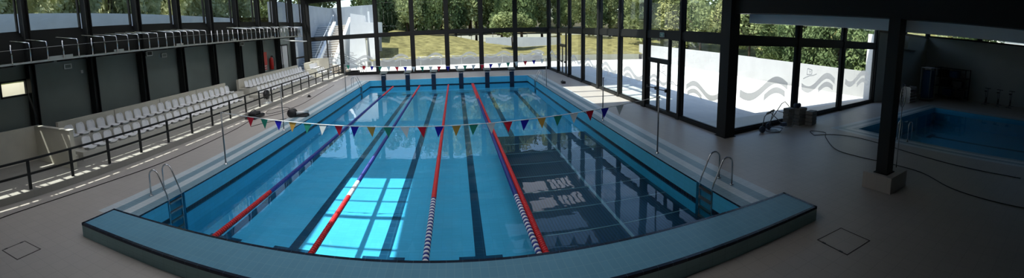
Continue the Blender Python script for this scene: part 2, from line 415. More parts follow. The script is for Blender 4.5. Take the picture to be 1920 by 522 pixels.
# ------------------------------------------------------------------ pennant lines and poles
def pole(x,y,h,label):
    t=empty('flag_pole',(x,y,0),label,'pole','flag line poles')
    MB().tube([(0,0,0),(0,0,h)],.024,8).build('shaft',M['greypole'],t)
    MB().lathe([(.06,0),(.06,.012),(.03,.02),(.03,.05)],(0,0,0),12).build('socket',M['inox'],t)
    MB().tube([(-.03,0,h),(.05,0,h)],.016,6).build('hook',M['greypole'],t)
for a in ((-7.04,10.37,1.68,'thin grey pole left of the pool holding the near pennant line'),
          (-7.07,14.95,1.76,'thin bare pole on the left pool edge beside a black bag'),
          (-7.2,25.2,1.85,'thin pole on the left pool edge holding the far pennant line'),
          (5.80,10.37,1.75,'thin grey pole on the right edge holding the near pennant line'),
          (5.78,14.95,1.76,'thin dark pole on the right pool edge beside the sunlit deck'),
          (5.66,24.6,1.80,'thin pole on the right pool edge holding the far pennant line')): pole(*a)
def pennants(x0,x1,y0,y1,z0,z1,sag,n,first,last,cols,label,w=.24,h=.30):
    t=empty('pennant_line',(x0,y0,z0),label,'pennant line')
    def p(s): return Vector(((x1-x0)*s,(y1-y0)*s,(z1-z0)*s-sag*4*s*(1-s)))
    MB().tube([p(i/24) for i in range(25)],.011,5).build('cord',M['cord'],t)
    for i in range(n):
        s=first+(last-first)*i/(n-1); c=p(s); tl=random.uniform(-.05,.05); dy=random.uniform(-.03,.03)
        m=MB(); a=c+Vector((-w/2,0,-.005)); b=c+Vector((w/2,0,-.005)); q=c+Vector((tl,dy,-h)); k=Vector((0,.004,0))
        m.v=[tuple(a),tuple(b),tuple(q),tuple(a+k),tuple(b+k),tuple(q+k)]; m.f=[(0,2,1),(3,4,5),(0,1,4,3),(1,2,5,4),(2,0,3,5)]; m.m=[0]*5; m.sm=[False]*5
        m.build('pennant',M['p'+cols[i]],t)['label']={'r':'red','g':'green','b':'blue','y':'yellow','w':'white'}[cols[i]]+' triangular pennant'
pennants(-7.04,5.80,10.37,10.37,1.68,1.75,.46,24,.0826,.901,'rgbygwrbygwrbygwrbygwrbw','string of coloured pennants sagging across the near half of the pool')
pennants(-7.2,5.66,25.2,24.6,1.83,1.80,.32,24,.02,.98,'gwrbgwrbwgwrbwgwrbwgwrbw','string of small pennants crossing the far end of the pool',.24,.32)
# ------------------------------------------------------------------ ladders
def ladder(x,y,s,label):      # s=+1 : pool lies towards +x
    t=empty('pool_ladder',(x,y,0),label,'pool ladder','pool ladders')
    for dy in (-.26,.26):
        path=[(-.62*s,dy,0),(-.62*s,dy,.50)]
        for k in range(1,9):
            a=PI-k*PI/8*.80; path.append(((-.44+.18*math.cos(a))*s,dy,.52+.2*math.sin(a)))
        path+=[(-.06*s,dy,.12),(-.02*s,dy,0),(-.02*s,dy,-1.25)]
        MB().tube(path,.021,10).build('handrail',M['inox'],t)
        MB().lathe([(.055,0),(.055,.012),(.03,.018)],(-.62*s,dy,0),12).build('flange',M['inox'],t)
    for k in range(5):
        z=-.12-.25*k
        MB().box(min(-.06*s,.02*s),max(-.06*s,.02*s),-.25,.25,z-.02,z+.02).build('rung',M['greypole'],t)
ladder(XL-.02,7.6,1,'steel pool ladder in a recess of the left wall, near end')
ladder(XR+.02,7.6,-1,'steel pool ladder on the right edge near the tiled kerb')
ladder(XL-.02,27.95,1,'steel pool ladder at the far left corner of the pool')
ladder(XR+.02,27.95,-1,'steel pool ladder at the far right corner of the pool')
# ------------------------------------------------------------------ starting blocks
def block(x,y):
    t=empty('starting_block',(x,y,0),'','starting block','starting blocks at the far end')
    MB().prism([(.01,0),(.45,0),(.45,.50),(.05,.50)],'x',-.14,.14).build('pedestal',M['steel'],t)
    m=MB(); m.hexa([(-.28,-.12,.50),(.28,-.12,.50),(.28,.55,.58),(-.28,.55,.58),(-.28,-.12,.56),(.28,-.12,.56),(.28,.55,.64),(-.28,.55,.64)])
    m.build('platform',M['blocktop'],t)
    MB().box(-.17,.17,-.05,-.035,-.95,.48).build('front_panel',M['navy'],t)
    MB().tube([(-.2,-.1,.46),(-.2,-.22,.40),(.2,-.22,.40),(.2,-.1,.46)],.015,6).build('grip_bar',M['inox'],t)
    return t
b0=None
for i,x in enumerate(BX):
    lab=f'dark starting block at the far pool end, {ORD[i]} from the left'
    if b0 is None: b0=block(x,YF+.02); b0['label']=lab
    else: dup(b0,(x,YF+.02,0),lab)
# ------------------------------------------------------------------ spectator side (left)
PZ=.20; PE=-10.25
m=MB(); m.box(-14.2,PE,-3.2,35.9,0,PZ)
tag(m.build('floor_stand',M['plat']),'raised grey walkway floor of the spectator side','floor',kind='structure')
# stands
def stand(y0,y1,label,back=True):
    t=empty('seating_tier',(-12,y0,PZ),label,'concrete tiers')
    L=y1-y0
    MB().box(.40,-.30,0,L,0,.30).build('lower_tier',M['step'],t)
    MB().box(-.30,-1.05,0,L,0,.72).build('upper_tier',M['step'],t)
    n=max(1,round(L/3.0)); 
    for k in range(n):
        a=L*k/n; MB().box(-1.05,-1.22,a+.02,a+L/n-.02,0,1.30).build('back_panel',M['beige'],t)
stand(8.25,20.0,'beige concrete stand tiers nearest the camera on the left')
stand(21.5,31.4,'beige concrete stand tiers in the middle of the left side')
stand(33.2,35.3,'short concrete stand tiers in the far left corner')
# aisle steps
def aisle(y,label):
    t=empty('aisle_steps',(-12,y,PZ),label,'steps')
    MB().box(.1,-.2,0,.9,0,.18).build('step',M['step'],t); MB().box(-.2,-.55,0,.9,0,.40).build('step',M['step'],t); MB().box(-.55,-1.1,0,.9,0,.62).build('step',M['step'],t)
aisle(20.3,'concrete aisle steps between the near and middle seating blocks')
aisle(7.62,'concrete aisle steps beside the near beige cross wall')
# seats
def seatproto():
    t=empty('stadium_seat',(0,0,0),'','seat')
    prof=[(.40,.045),(.395,.075),(.34,.085),(.22,.065),(.10,.06),(.045,.085),(.015,.15),(-.005,.25),(-.03,.36),(-.05,.43),(-.055,.45)]
    wid=[.17,.20,.21,.215,.215,.21,.205,.205,.20,.165,.10]
    m=MB(); n=9
    for (x,z),w in zip(prof,wid):
        for j in range(n):
            u=-1+2*j/(n-1); m.v.append((x+ (.05*u*u if z>.12 else 0), w*u, z+(.035*u*u if z<.12 else 0)))
    for i in range(len(prof)-1):
        for j in range(n-1):
            a=i*n+j; m.f.append((a,a+1,a+n+1,a+n)); m.m.append(0); m.sm.append(True)
    o=m.build('seat_shell',M['seat'],t); s=o.modifiers.new('thickness','SOLIDIFY'); s.thickness=.018
    MB().box(.08,.34,-.16,.16,0,.05).build('mounting_foot',M['bracket'],t)
    return t
sp=seatproto(); first=True
def seats(y0,y1,n,x,z,row,blk):
    global first
    for i in range(n):
        y=y0+(y1-y0)*i/(n-1)
        lab=f'white shell seat, {ORD[i]} from the near end of the {row} row, {blk}'
        if first:
            sp.location=(x,y,z); sp['label']=lab; sp['group']=f'seats in the {row} row, {blk}'; first=False
        else: dup(sp,(x,y,z),lab,0,f'seats in the {row} row, {blk}')
seats(8.52,19.55,22,-12.72,PZ+.72,'back','near block')
seats(8.75,19.3,21,-12.02,PZ+.30,'front','near block')
seats(21.85,31.1,19,-12.72,PZ+.72,'back','middle block')
seats(22.2,30.9,17,-12.02,PZ+.30,'front','middle block')
seats(33.45,35.1,5,-12.72,PZ+.72,'back','far corner block')
seats(33.45,35.1,4,-12.02,PZ+.30,'front','far corner block')
# cross walls
def crosswall(y,x0,x1,z,label,th=.16):
    t=empty('cross_wall',(0,y,PZ),label,'low wall')
    MB().box(x0,x1,0,th,0,z-PZ-.03).build('wall_body',M['beige'],t); MB().box(x0,x1+.02,-.02,th+.02,z-PZ-.03,z-PZ).build('coping',M['step'],t)
crosswall(7.40,-13.4,-11.05,1.52,'beige low cross wall ending the near seating block')
crosswall(35.35,-13.4,-11.6,1.75,'beige low wall behind the far corner seats',.14)
m=MB(); m.box(-13.55,-13.4,-3.2,7.5,0,1.5)
tag(m.build('wall_plinth_left',M['beige']),'beige half-height wall along the near left side','low wall',kind='structure')
# left wall, clerestory, columns
m=MB(); m.box(-13.95,-13.8,-3.2,6.35,0,4.9); m.box(-13.95,-13.8,7.55,28.9,0,4.9); m.box(-13.95,-13.8,6.35,7.55,0,2.68); m.box(-13.95,-13.8,6.35,7.55,3.34,4.9); m.box(-13.95,-13.8,31.3,32.0,0,4.9); m.box(-13.95,-13.8,28.9,31.3,3.35,4.9)
tag(m.build('wall_left',M['wallgrey']),'dark grey-green wall behind the spectator seats','wall',kind='structure')
m=MB(); m.box(-13.98,-13.72,-3.2,36,4.9,5.13)
tag(m.build('trim_4',M['steel']),'black sill beam below the left high windows','sill beam',kind='structure')
m=MB(); m.box(-13.98,-13.72,-3.2,36,7.6,7.9)
tag(m.build('trim_5',M['steel']),'black head beam above the left high windows','head beam',kind='structure')
colY=[7.62+3.03*i for i in range(-3,10)]
for i,y in enumerate(colY):
    if y>35.6: continue
    t=empty('steel_column',(-13.55,y,0),f'black steel column against the left wall, {ORD[max(0,i-2)] if i>2 else ORD[0]} from the near end' if i>=3 else 'black steel column against the near left wall','column','left wall columns',kind='structure')
    m=MB(); m.box(-.17,.17,-.14,-.115,0,7.7); m.box(-.17,.17,.115,.14,0,7.7); m.box(-.02,.02,-.115,.115,0,7.7); m.build('shaft',M['steel'],t)
    MB().box(-.2,.2,-.18,.18,0,.03).build('base_plate',M['steel'],t)
wn=0
def window(P,Q,zs,label,depth=.07,fr=.05,cols=1,decal=None,logo=False):
    """one glazed bay between plan points P and Q, panes between heights in zs"""
    global wn
    wn+=1
    t=empty(f'window_{wn}',(P[0],P[1],0),label,'window',kind='structure')
    p=Vector((0,0)); q=Vector((Q[0]-P[0],Q[1]-P[1])); d=(q-p).normalized(); L=(q-p).length
    m=MB()
    for (a,b) in zs:
        for z in ((a,a+fr),(b-fr,b)): m.beam(p,q,depth,z)
        for s in (fr/2,L-fr/2): m.beam(p+d*(s-fr/2),p+d*(s+fr/2),depth,(a,b))
    m.build('frame',M['steel'],t)
    for (a,b) in zs:
        MB().beam(p+d*fr,q-d*fr,.016,(a+fr,b-fr)).build('glass_pane',M['glass'],t)
    if decal: wave(t,d,L,decal,logo=logo)
    return t
def wave(t,d,L,z0,flip=1,sc=1.0,logo=False):
    """frosted double wave transfer on the inside of the pane"""
    n=Vector((d.y,-d.x))*-.014
    if flip<0: n=-n
    W=min(3.0,L*.82)*sc; s0=(L-W)/2; q=W/2.0
    def strip(f0,f1,fn,th,name):
        m=MB(); k=22
        for i in range(k):
            u=f0+(f1-f0)*i/k; v=f0+(f1-f0)*(i+1)/k
            for uu in (u,v):
                pass
            a=[(u,fn(u)),(v,fn(v))]
            pts=[]
            for (w_,h_) in a:
                g=d*(s0+W*w_)+n
                pts.append((g.x,g.y,z0+h_-th/2)); pts.append((g.x,g.y,z0+h_+th/2))
            m.quad(pts[0],pts[2],pts[3],pts[1])
        m.build(name,M['film'],t)
    base=lambda u: -.19*q*math.cos(2*PI*(u-.20)/1.02)
    strip(0,.98,base,.20*q,'wave_transfer')
    if logo:                      # small outline emblem over a thin swash
        def stroke(pts,th):
            for (a,b) in zip(pts,pts[1:]):
                A=d*(s0+W*a[0])+n; B=d*(s0+W*b[0])+n
                tx,tz=(b[0]-a[0])*W,b[1]-a[1]; l=math.hypot(tx,tz); ox,oz=-tz/l*th/2,tx/l*th/2
                m=MB(); m.quad((A.x+d.x*ox,A.y+d.y*ox,z0+a[1]+oz),(B.x+d.x*ox,B.y+d.y*ox,z0+b[1]+oz),(B.x-d.x*ox,B.y-d.y*ox,z0+b[1]-oz),(A.x-d.x*ox,A.y-d.y*ox,z0+a[1]-oz))
                yield m
        em=MB()
        for pts,th in (([(.12,.42),(.13,.70),(.26,.62),(.25,.42),(.12,.42)],.05),([(.17,.62),(.20,.50),(.24,.60)],.035),([(.03,.24),(.10,.30),(.20,.36),(.30,.36),(.40,.42)],.05)):
            for k in stroke(pts,th):
                b_=len(em.v); em.v+=k.v; em.f+=[tuple(i+b_ for i in f) for f in k.f]; em.m+=k.m; em.sm+=k.sm
        em.build('emblem_transfer',M['film'],t)
    strip(.47,.93,lambda u:base(u)-.28*q,.17*q,'wave_transfer')
# clerestory windows on the left
for i in range(len(colY)-1):
    y0,y1=colY[i]+.16,min(colY[i+1]-.16,35.8)
    if y1<y0+.3: continue
    lab=f'high clerestory window on the left wall above the catwalk, {ORD[i]} bay from the near end'
    window((-13.82,y0),(-13.82,y1),[(5.13,7.6)],lab,.12,.07)
window((-13.86,6.35),(-13.86,7.55),[(2.68,3.34)],'small low strip window in the left wall near the camera',.16,.07)
t=empty('window_reveal',(-13.8,7.55,0),'pale reveal beside the small strip window','reveal',kind='structure'); MB().box(0,.02,0,.16,2.64,3.38).build('reveal_face',M['beige'],t)
# door in the left wall
t=empty('door_1',(-13.86,28.95,PZ),'pale double door in the left wall beside the extinguisher','door',kind='structure')
for k in (0,1):
    lf=MB().box(-.03,.03,.08+1.12*k,1.14+1.12*k,0,3.05).build('door_leaf',M['doorwhite'],t)
    MB().box(.03,.06,.95+.28*k,1.0+.28*k,1.0,1.5).build('handle',M['black'],lf)
m=MB(); m.box(-.06,.06,0,.08,0,3.15); m.box(-.06,.06,2.26,2.34,0,3.15); m.box(-.06,.06,1.12,1.20,0,3.15); m.box(-.06,.06,0,2.34,3.05,3.15); m.build('door_frame',M['steel'],t)
window((-13.86,32.0),(-13.86,35.9),[(PZ,2.0),(2.0,4.9)],'side window of the far left corner beside the seats',.1,.07)
# ------------------------------------------------------------------ catwalk
CX0,CX1,CZ=-13.35,-11.68,3.92
t=empty('catwalk',(0,0,CZ),'black service catwalk with bent rail posts below the left high windows','catwalk')
ya,yb=-3.0,29.4
m=MB()
for (a,b) in ((-13.70,-12.97),(-12.90,-12.60),(-12.34,-12.13),(-11.99,CX1)): m.box(a,b,ya,yb,-.02,.03)
for y in [ya+1.5*i for i in range(22)]: m.box(CX0-.3,CX1,y-.04,y+.04,-.08,.03)
m.build('walkway_deck',M['steel'],t)
MB().box(CX1,CX1+.03,ya,yb,-.03,.035).build('edge_channel',M['bracket'],t)
MB().tube([(CX1,ya,.46),(CX1,yb,.46)],.005,5).build('guard_wire',M['bracket'],t)
MB().box(-13.62,-13.55,ya,yb,.10,1.02).build('kick_panel',M['steel'],t)
noarm={5.93,7.98,9.28,13.47,17.02,17.56,18.05,18.62,19.10,19.66,20.18,22.32,23.40,24.51,25.58,26.11,27.37,27.99}
ys=[2.6,3.3,4.0,4.65,5.3,5.93,6.64,7.32,7.98,8.64,9.28,9.9,10.53,11.14,11.73,12.36,12.92,13.47,13.98,14.5,14.98,15.48,15.97,16.52,17.02,17.56,18.05,18.62,19.10,19.66,20.18,20.68,21.22,21.78,22.32,22.88,23.40,23.92,24.51,24.99,25.58,26.11,26.69,27.37,27.99,28.6,29.1]
for y in ys:
    z=.64
    path=[(CX1+.02,y,0),(CX1+.02,y,z)]
    if y not in noarm: path=[(CX1+.02,y,0),(CX1+.02,y,z-.02),(CX1-.01,y,z+.01),(CX1-1.35,y,z+.22)]
    MB().tube(path,.027,6).build('rail_post',M['inox'],t)
for y in (7.4,7.9,10.4,14.2,19.0,23.9): MB().box(CX1-.06,CX1-.02,y,y+.5,.03,.13).build('toe_board',M['bracket'],t)
t=empty('hanging_panel',(-12.6,29.9,3.6),'tilted pale panel hanging under the far end of the catwalk','panel')
MB().hexa([(-.8,-.4,.05),(.9,-.4,-.15),(.9,.6,-.15),(-.8,.6,.05),(-.8,-.4,.10),(.9,-.4,-.10),(.9,.6,-.10),(-.8,.6,.10)]).build('sheet',M['doorwhite'],t)
for s in (-.6,.7): MB().tube([(s,.1,.0),(s,.1,.30)],.012,5).build('hanger',M['steel'],t)
t=empty('duct_end',(-12.5,29.5,4.3),'black cylindrical duct end on the far end of the catwalk','duct')
MB().lathe([(.30,0),(.30,.7),(.24,.75),(.24,1.0),(.18,1.02)],(0,0,0),16,'y').build('drum',M['black'],t)
MB().box(-.25,.25,.1,.6,-.36,-.26).build('cradle',M['steel'],t)
# ------------------------------------------------------------------ railing
t=empty('spectator_railing',(-10.42,0,PZ),'black metal railing along the raised spectator walkway','railing')
ya,yb=-2.6,35.6
for z in (.87,.45): MB().box(-.03,.03,ya,yb,z-.03,z+.03).build('rail',M['steel'],t)
py=[5.39-1.55*k for k in (5,4,3,2,1)]+[5.39+1.535*k for k in range(20)]
for y in py:
    if y<yb+.1: MB().box(-.025,.025,y-.045,y+.045,0,.86).build('post',M['steel'],t)
# wall fittings
def floodlight(y,z,label,s=1,x=-13.36):
    t=empty('wall_floodlight',(x,y,z),label,'lamp')
    MB().box(.0,.10*s,-.20*s,.20*s,-.12*s,.12*s).build('housing',M['bracket'],t,bevel=.01)
    MB().box(.10*s,.105*s,-.16*s,.16*s,-.085*s,.085*s).build('lens',M['black'],t)
    MB().box(-.44,0,-.03,.03,-.03,.03).build('arm',M['steel'],t)
floodlight(14.0,3.74,'small square floodlight on the left wall under the catwalk edge, mid stand')
floodlight(22.8,3.72,'small square floodlight on the left wall above the middle seats')
def plate(y,z,label):
    t=empty('wall_box',(-13.8,y,z),label,'box')
    MB().box(0,.05,-.19,.19,-.1,.1).build('cover',M['bracket'],t); MB().box(.05,.055,-.15,.15,-.07,.07).build('face',M['wallgrey'],t)
plate(9.55,3.60,'flat grey box on the left wall between first two columns'); 
plate(15.6,3.55,'tiny grey box on the left wall beside the floodlight')
t=empty('motion_detector',(-13.8,10.25,3.3),'tiny pale sensor on the left wall','sensor'); MB().box(0,.05,-.06,.06,-.07,.07).build('case',M['bracket'],t,bevel=.01)
t=empty('fire_hose_cabinet',(-13.8,26.6,1.9),'red fire hose panel hanging on the left wall','fire hose')
MB().box(0,.16,-.34,.34,.05,1.05).build('cabinet',M['redpaint'],t,bevel=.015)
for k in range(2): MB().box(.16,.17,-.2,.2,-.28+.16*k,-.18+.16*k).build('sign_strip',M['redpaint'],t)
MB().box(0,.158,-.22,.22,-.32,.03).build('sign_backing',M['doorwhite'],t)
for s in (-.12,.12): MB().tube([(.05,s,1.05),(.05,s,2.0)],.018,6).build('supply_pipe',M['bracket'],t)
t=empty('mounted_fire_extinguisher',(-13.62,27.6,1.55),'red fire extinguisher mounted beside the door','fire extinguisher')
MB().lathe([(.10,0),(.16,.02),(.16,.75),(.12,.86),(.05,.92),(.05,.98)],(0,0,0),16).build('cylinder',M['redpaint'],t)
MB().box(-.03,.14,-.03,.03,.98,1.05).build('valve',M['black'],t); MB().tube([(.05,.02,1.0),(.22,.04,.9),(.22,.04,.25)],.02,6).build('hose',M['rubber'],t)
# ------------------------------------------------------------------ far glazing
def column(x,y,w,d,z,label,rz=0,group=None):
    t=empty('steel_column',(x,y,0),label,'column',group,rz,'structure')
    MB().box(-w/2,w/2,-d/2,d/2,0,z).build('shaft',M['steel'],t); MB().box(-w/2-.04,w/2+.04,-d/2-.04,d/2+.04,0,.02).build('base_plate',M['steel'],t)
FX=[-13.55,-10.35,-7.0,-3.75,-.70,2.30,5.30,8.35]
rzf=math.atan(-.036)
for i,x in enumerate(FX):
    column(x,GF(x),.30,.22,7.25,f'black mullion of the far window wall, {ORD[i]} from the left',rzf,'far window wall mullions')
m=MB(); m.beam((-13.7,GF(-13.7)),(8.4,GF(8.4)),.2,(3.40,3.70))
tag(m.build('trim_6',M['steel']),'black transom beam across the far window wall','transom',kind='structure')
m=MB(); m.beam((-10.6,GF(-10.6)),(8.4,GF(8.4)),.24,(0,.22))
tag(m.build('trim_7',M['steel']),'black sill at the foot of the far window wall','sill',kind='structure')
m=MB(); m.beam((-13.7,GF(-13.7)),(8.4,GF(8.4)),.24,(6.95,7.9))
tag(m.build('trim_8',M['steel']),'black head beam above the far window wall','head beam',kind='structure')
for i in range(7):
    x0,x1=FX[i]+.15,FX[i+1]-.15
    P,Q=(x0,GF(x0)),(x1,GF(x1))
    window(P,Q,[(.22,3.40),(3.70,6.95)],f'tall far window bay, {ORD[i]} from the left, looking onto the lawn' if i>1 else f'tall far window bay, {ORD[i]} from the left, looking onto outdoor stairs',.08,.05,decal=1.45,logo=(i==1))
# thin extra mullion beside the stairs
column(-11.75,GF(-11.75),.10,.12,3.5,'thin mullion in front of the outdoor stairs',rzf)
# ------------------------------------------------------------------ right glazing
RY=[11.05+3.005*k for k in range(9)]
rzr=math.atan(.62/24.05)
for i,y in enumerate(RY):
    x=GR(y)
    big=(i==0); mid=i in (2,4)
    column(x,y,.44 if big else (.30 if mid else .26),.50 if big else (.26 if mid else .14),7.1,
           'thick black corner column where the glass wall turns' if big else f'black column of the right glass wall, {ORD[i-1]} beyond the corner column',rzr,None if big else 'right glass wall columns')
m=MB(); m.beam((GR(11.0),11.0),(GR(35.2),35.2),.16,(3.33,3.66))
tag(m.build('trim_9',M['steel']),'black transom beam along the right glass wall','transom',kind='structure')
m=MB(); m.beam((GR(11.0),11.0),(GR(35.2),35.2),.20,(0,.14))
tag(m.build('trim_10',M['steel']),'black sill along the foot of the right glass wall','sill',kind='structure')
m=MB(); m.beam((GR(11.0),11.0),(GR(35.2),35.2),.24,(6.5,7.0))
tag(m.build('trim_11',M['steel']),'black head beam above the right glass wall','head beam',kind='structure')
def doorbay(y0,y1,dy0,dy1,zh,label,lab2,n):
    """double door inside a glazed bay"""
    t=empty(f'door_{n}',(GR(dy0),dy0,0),label,'door',kind='structure')
    q=Vector((GR(dy1)-GR(dy0),dy1-dy0)); d=q.normalized(); L=q.length
    m=MB()
    for s in (0,L): m.beam(d*(s-.05),d*(s+.05),.12,(0,3.33))
    m.beam(d*0,d*L,.12,(zh,zh+.12)); m.build('door_frame',M['steel'],t)
    for k in range(2):
        a=.06+k*(L-.12)/2; b=a+(L-.12)/2-.01
        m=MB(); m.beam(d*a,d*(a+.08),.05,(.03,zh)); m.beam(d*(b-.08),d*b,.05,(.03,zh)); m.beam(d*a,d*b,.05,(.03,.16)); m.beam(d*a,d*b,.05,(zh-.10,zh))
        lf=m.build('door_leaf',M['steel'],t)
        MB().beam(d*(a+.08),d*(b-.08),.012,(.16,zh-.1)).build('glass_pane',M['glass'],lf)
        n_=Vector((-d.y,d.x))*.09
        A=d*(a+.06)+n_; B=d*(b-.06)+n_
        MB().tube([(A.x,A.y,1.06),(B.x,B.y,1.02)],.022,6).build('push_bar',M['black'],lf)
        for e in (A,B): MB().box(e.x-.03,e.x+.07,e.y-.05,e.y+.05,.98,1.12).build('latch_case',M['black'],lf)
    MB().beam(d*.05,d*(L-.05),.012,(zh+.12,3.33)).build('top_light',M['glass'],t)
    return t
for i in range(8):
    y0,y1=RY[i]+(.25 if i==0 else .14),RY[i+1]-.14
    lab=f'tall glass bay of the right wall, {ORD[i]} from the corner column, with wave transfer'
    if i==1:
        window((GR(y0),y0),(GR(y1),y1),[(3.66,6.5)],'upper glass over the near double door in the right wall',.08,.05)
        t=window((GR(y0),y0),(GR(y0+.75),y0+.75),[(.14,3.33)],'narrow glass panel beside the near double door',.08,.05)
        wave(t,Vector((GR(y0+.75)-GR(y0),.75)).normalized(),.75,1.45)
        dt=doorbay(y0,y1,y0+.80,y1-.03,2.30,'black framed glass double door with push bars in the right wall','',2)
        dd=Vector((GR(y1)-GR(y0),y1-y0)).normalized(); wave(dt,dd,1.9,1.45,logo=True)
    elif i==6:
        window((GR(y0),y0),(GR(y1),y1),[(3.66,6.5)],'upper glass over the far double door in the right wall',.08,.05)
        window((GR(y0),y0),(GR(y0+.7),y0+.7),[(.14,3.33)],'narrow glass panel beside the far double door',.08,.05)
        doorbay(y0,y1,y0+.75,y1-.03,2.30,'black framed glass double door at the far end of the right wall','',3)
    else:
        window((GR(y0),y0),(GR(y1),y1),[(.14,3.33),(3.66,6.5)],lab,.08,.05,decal=1.45)
# exit sign
t=empty('exit_sign',(GR(15.5)-.10,15.5,3.40),'small green exit sign on the beam over the near double door','sign')
MB().box(-.03,.03,-.18,.18,0,.2).build('case',M['doorwhite'],t); MB().box(-.034,-.03,-.16,.16,.02,.18).build('sign_face',M['exit'],t)
m=MB(); m.box(-.037,-.034,-.10,-.05,.05,.15); m.box(-.037,-.034,.01,.05,.05,.09); m.box(-.037,-.034,-.02,.08,.09,.12); m.box(-.037,-.034,.03,.06,.125,.155); m.build('pictogram',M['doorwhite'],t)
# ------------------------------------------------------------------ annex (small pool hall on the right)
AX=[9.15,13.15,17.15,21.25]
rza=math.atan(.10)
for i,x in enumerate(AX[1:]): column(x,GA(x),.20,.26,5.2,f'black column of the annex glass wall, {ORD[i]} right of the corner column',rza,'annex glass wall columns')
m=MB(); m.beam((9.0,GA(9.0)),(21.4,GA(21.4)),.18,(3.32,3.62)); tag(m.build('trim_12',M['steel']),'black transom beam across the annex glass wall','transom',kind='structure')
m=MB(); m.beam((9.0,GA(9.0)),(21.4,GA(21.4)),.20,(0,.15)); tag(m.build('trim_13',M['steel']),'black sill along the foot of the annex glass wall','sill',kind='structure')
for i in range(3):
    x0,x1=AX[i]+(.15 if i==0 else .11),AX[i+1]-.11
    window((x0,GA(x0)),(x1,GA(x1)),[(.15,3.32),(3.62,5.2)],f'tall annex glass bay with wave transfer, {ORD[i]} right of the corner column',.08,.05,decal=1.60,logo=(i==1))
m=MB(); m.box(21.35,29.45,12.35,12.6,0,4.35); tag(m.build('wall_annex_far',M['annexwall']),'plain grey wall closing the annex beyond the glass','wall',kind='structure')
m=MB(); m.box(29.3,29.5,-3.2,12.6,0,4.45); tag(m.build('wall_annex_right',M['annexwall']),'plain dim wall behind the small pool','wall',kind='structure')
m=MB(); m.box(21.4,29.3,12.3,12.62,4.35,4.45); m.box(29.25,29.5,-3.2,12.6,4.45,4.52); tag(m.build('trim_14',M['steel']),'dark sill under the high annex windows','sill',kind='structure')
for i,(a,b) in enumerate(((21.6,25.3),(25.5,29.2))): window((a,12.45),(b,12.45),[(4.45,5.2)],f'high strip window over the annex far wall, {ORD[i]} from the glass wall',.08,.06)
for i,(a,b) in enumerate(((8.3,12.3),(3.9,8.0),(-.6,3.6),(-3.2,-.9))): window((29.4,b),(29.4,a),[(4.52,5.3)],f'high strip window over the wall behind the small pool, {ORD[i]} from the corner',.08,.06)
m=MB(); m.box(29.28,29.5,8.0,8.3,4.45,5.3); m.box(29.28,29.5,3.6,3.9,4.45,5.3); m.box(29.28,29.5,-.9,-.6,4.45,5.3); m.box(29.28,29.5,12.3,12.6,4.45,5.3); m.box(25.3,25.5,12.35,12.6,4.45,5.3)
tag(m.build('trim_15',M['steel']),'dark posts between the high annex windows','window posts',kind='structure')
m=MB(); m.box(24.5,27.3,11.75,12.35,3.4,4.3); tag(m.build('wall_annex_box',M['annexwall']),'boxed-out pale bulkhead high on the annex far wall','bulkhead',kind='structure')
m=MB(); m.box(9.0,29.6,-3.2,12.9,5.22,5.5); tag(m.build('ceiling_annex',M['annexceil']),'low dark ceiling over the small pool hall','ceiling',kind='structure')
m=MB(); m.box(8.95,9.40,-3.2,11.2,4.40,6.9); tag(m.build('beam_main',M['steel']),'deep black beam above the pillar on the right','beam',kind='structure')
m=MB(); m.box(9.44,9.70,-3.2,10.6,4.10,4.42); tag(m.build('beam_fascia',M['fascia']),'pale fascia beam along the annex opening','fascia beam',kind='structure')
# pillar
t=empty('pillar',(9.20,4.72,0),'black steel pillar standing on a square tiled plinth','pillar')
MB().box(-.45,.45,-.42,.42,0,.42).build('plinth',M['beigep'] if 'beigep' in M else M['deck'],t,bevel=.01)
m=MB(); m.box(-.30,.04,-.19,.13,.42,4.4); m.build('shaft',M['steel'],t); MB().box(-.34,.08,-.23,.17,.42,.44).build('base_plate',M['steel'],t)
t=empty('rescue_pole',(10.66,5.12,0),'thin pale rescue pole with a loop end standing beside the black pillar','pole')
MB().tube([(0,0,0),(.02,0,1.9)],.016,8).build('shaft',M['inox'],t)
lp=[]
for k in range(17):
    a=-PI/2+2*PI*k/16; lp.append((.02+.16*math.cos(a)*(1.0),.0,2.25+.35*math.sin(a)))
MB().tube(lp,.014,6).build('loop',M['inox'],t)
MB().lathe([(.09,0),(.09,.02),(.03,.03)],(0,0,0),12).build('foot',M['rubber'],t)
# small pool
m=MB()
def ring(o0,o1,k):
    X0,X1,Y0,Y1=SX0-o1,SX1+o1,SY0-o1,SY1+o1; x0,x1,y0,y1=SX0-o0,SX1+o0,SY0-o0,SY1+o0
    m.quad((X0,Y0,0),(x0,Y0,0),(x0,Y1,0),(X0,Y1,0),k); m.quad((x1,Y0,0),(X1,Y0,0),(X1,Y1,0),(x1,Y1,0),k)
    m.quad((x0,y1,0),(x1,y1,0),(x1,Y1,0),(x0,Y1,0),k); m.quad((x0,Y0,0),(x1,Y0,0),(x1,y0,0),(x0,y0,0),k)
for a,b,k in ((0,.2,0),(.2,.42,1),(.42,.62,0),(.62,.85,1)): ring(a,b,k)
tag(m.build('trim_16',[M['band_blue'],M['band_light']]),'blue and pale tile bands bordering the small pool','pool edge',kind='structure')
m=MB()
for (a,b) in (((SX0,SY0),(SX1,SY0)),((SX1,SY0),(SX1,SY1)),((SX1,SY1),(SX0,SY1)),((SX0,SY1),(SX0,SY0))):
    m.quad((a[0],a[1],-1.1),(b[0],b[1],-1.1),(b[0],b[1],0),(a[0],a[1],0))
m.quad((SX0,SY0,-1.0),(SX1,SY0,-1.0),(SX1,SY1,-1.0),(SX0,SY1,-1.0),1)
tag(m.build('wall_small_pool',[M['poolwall'],M['poolfloor']]),'blue tiled basin of the small pool','pool basin',kind='structure')
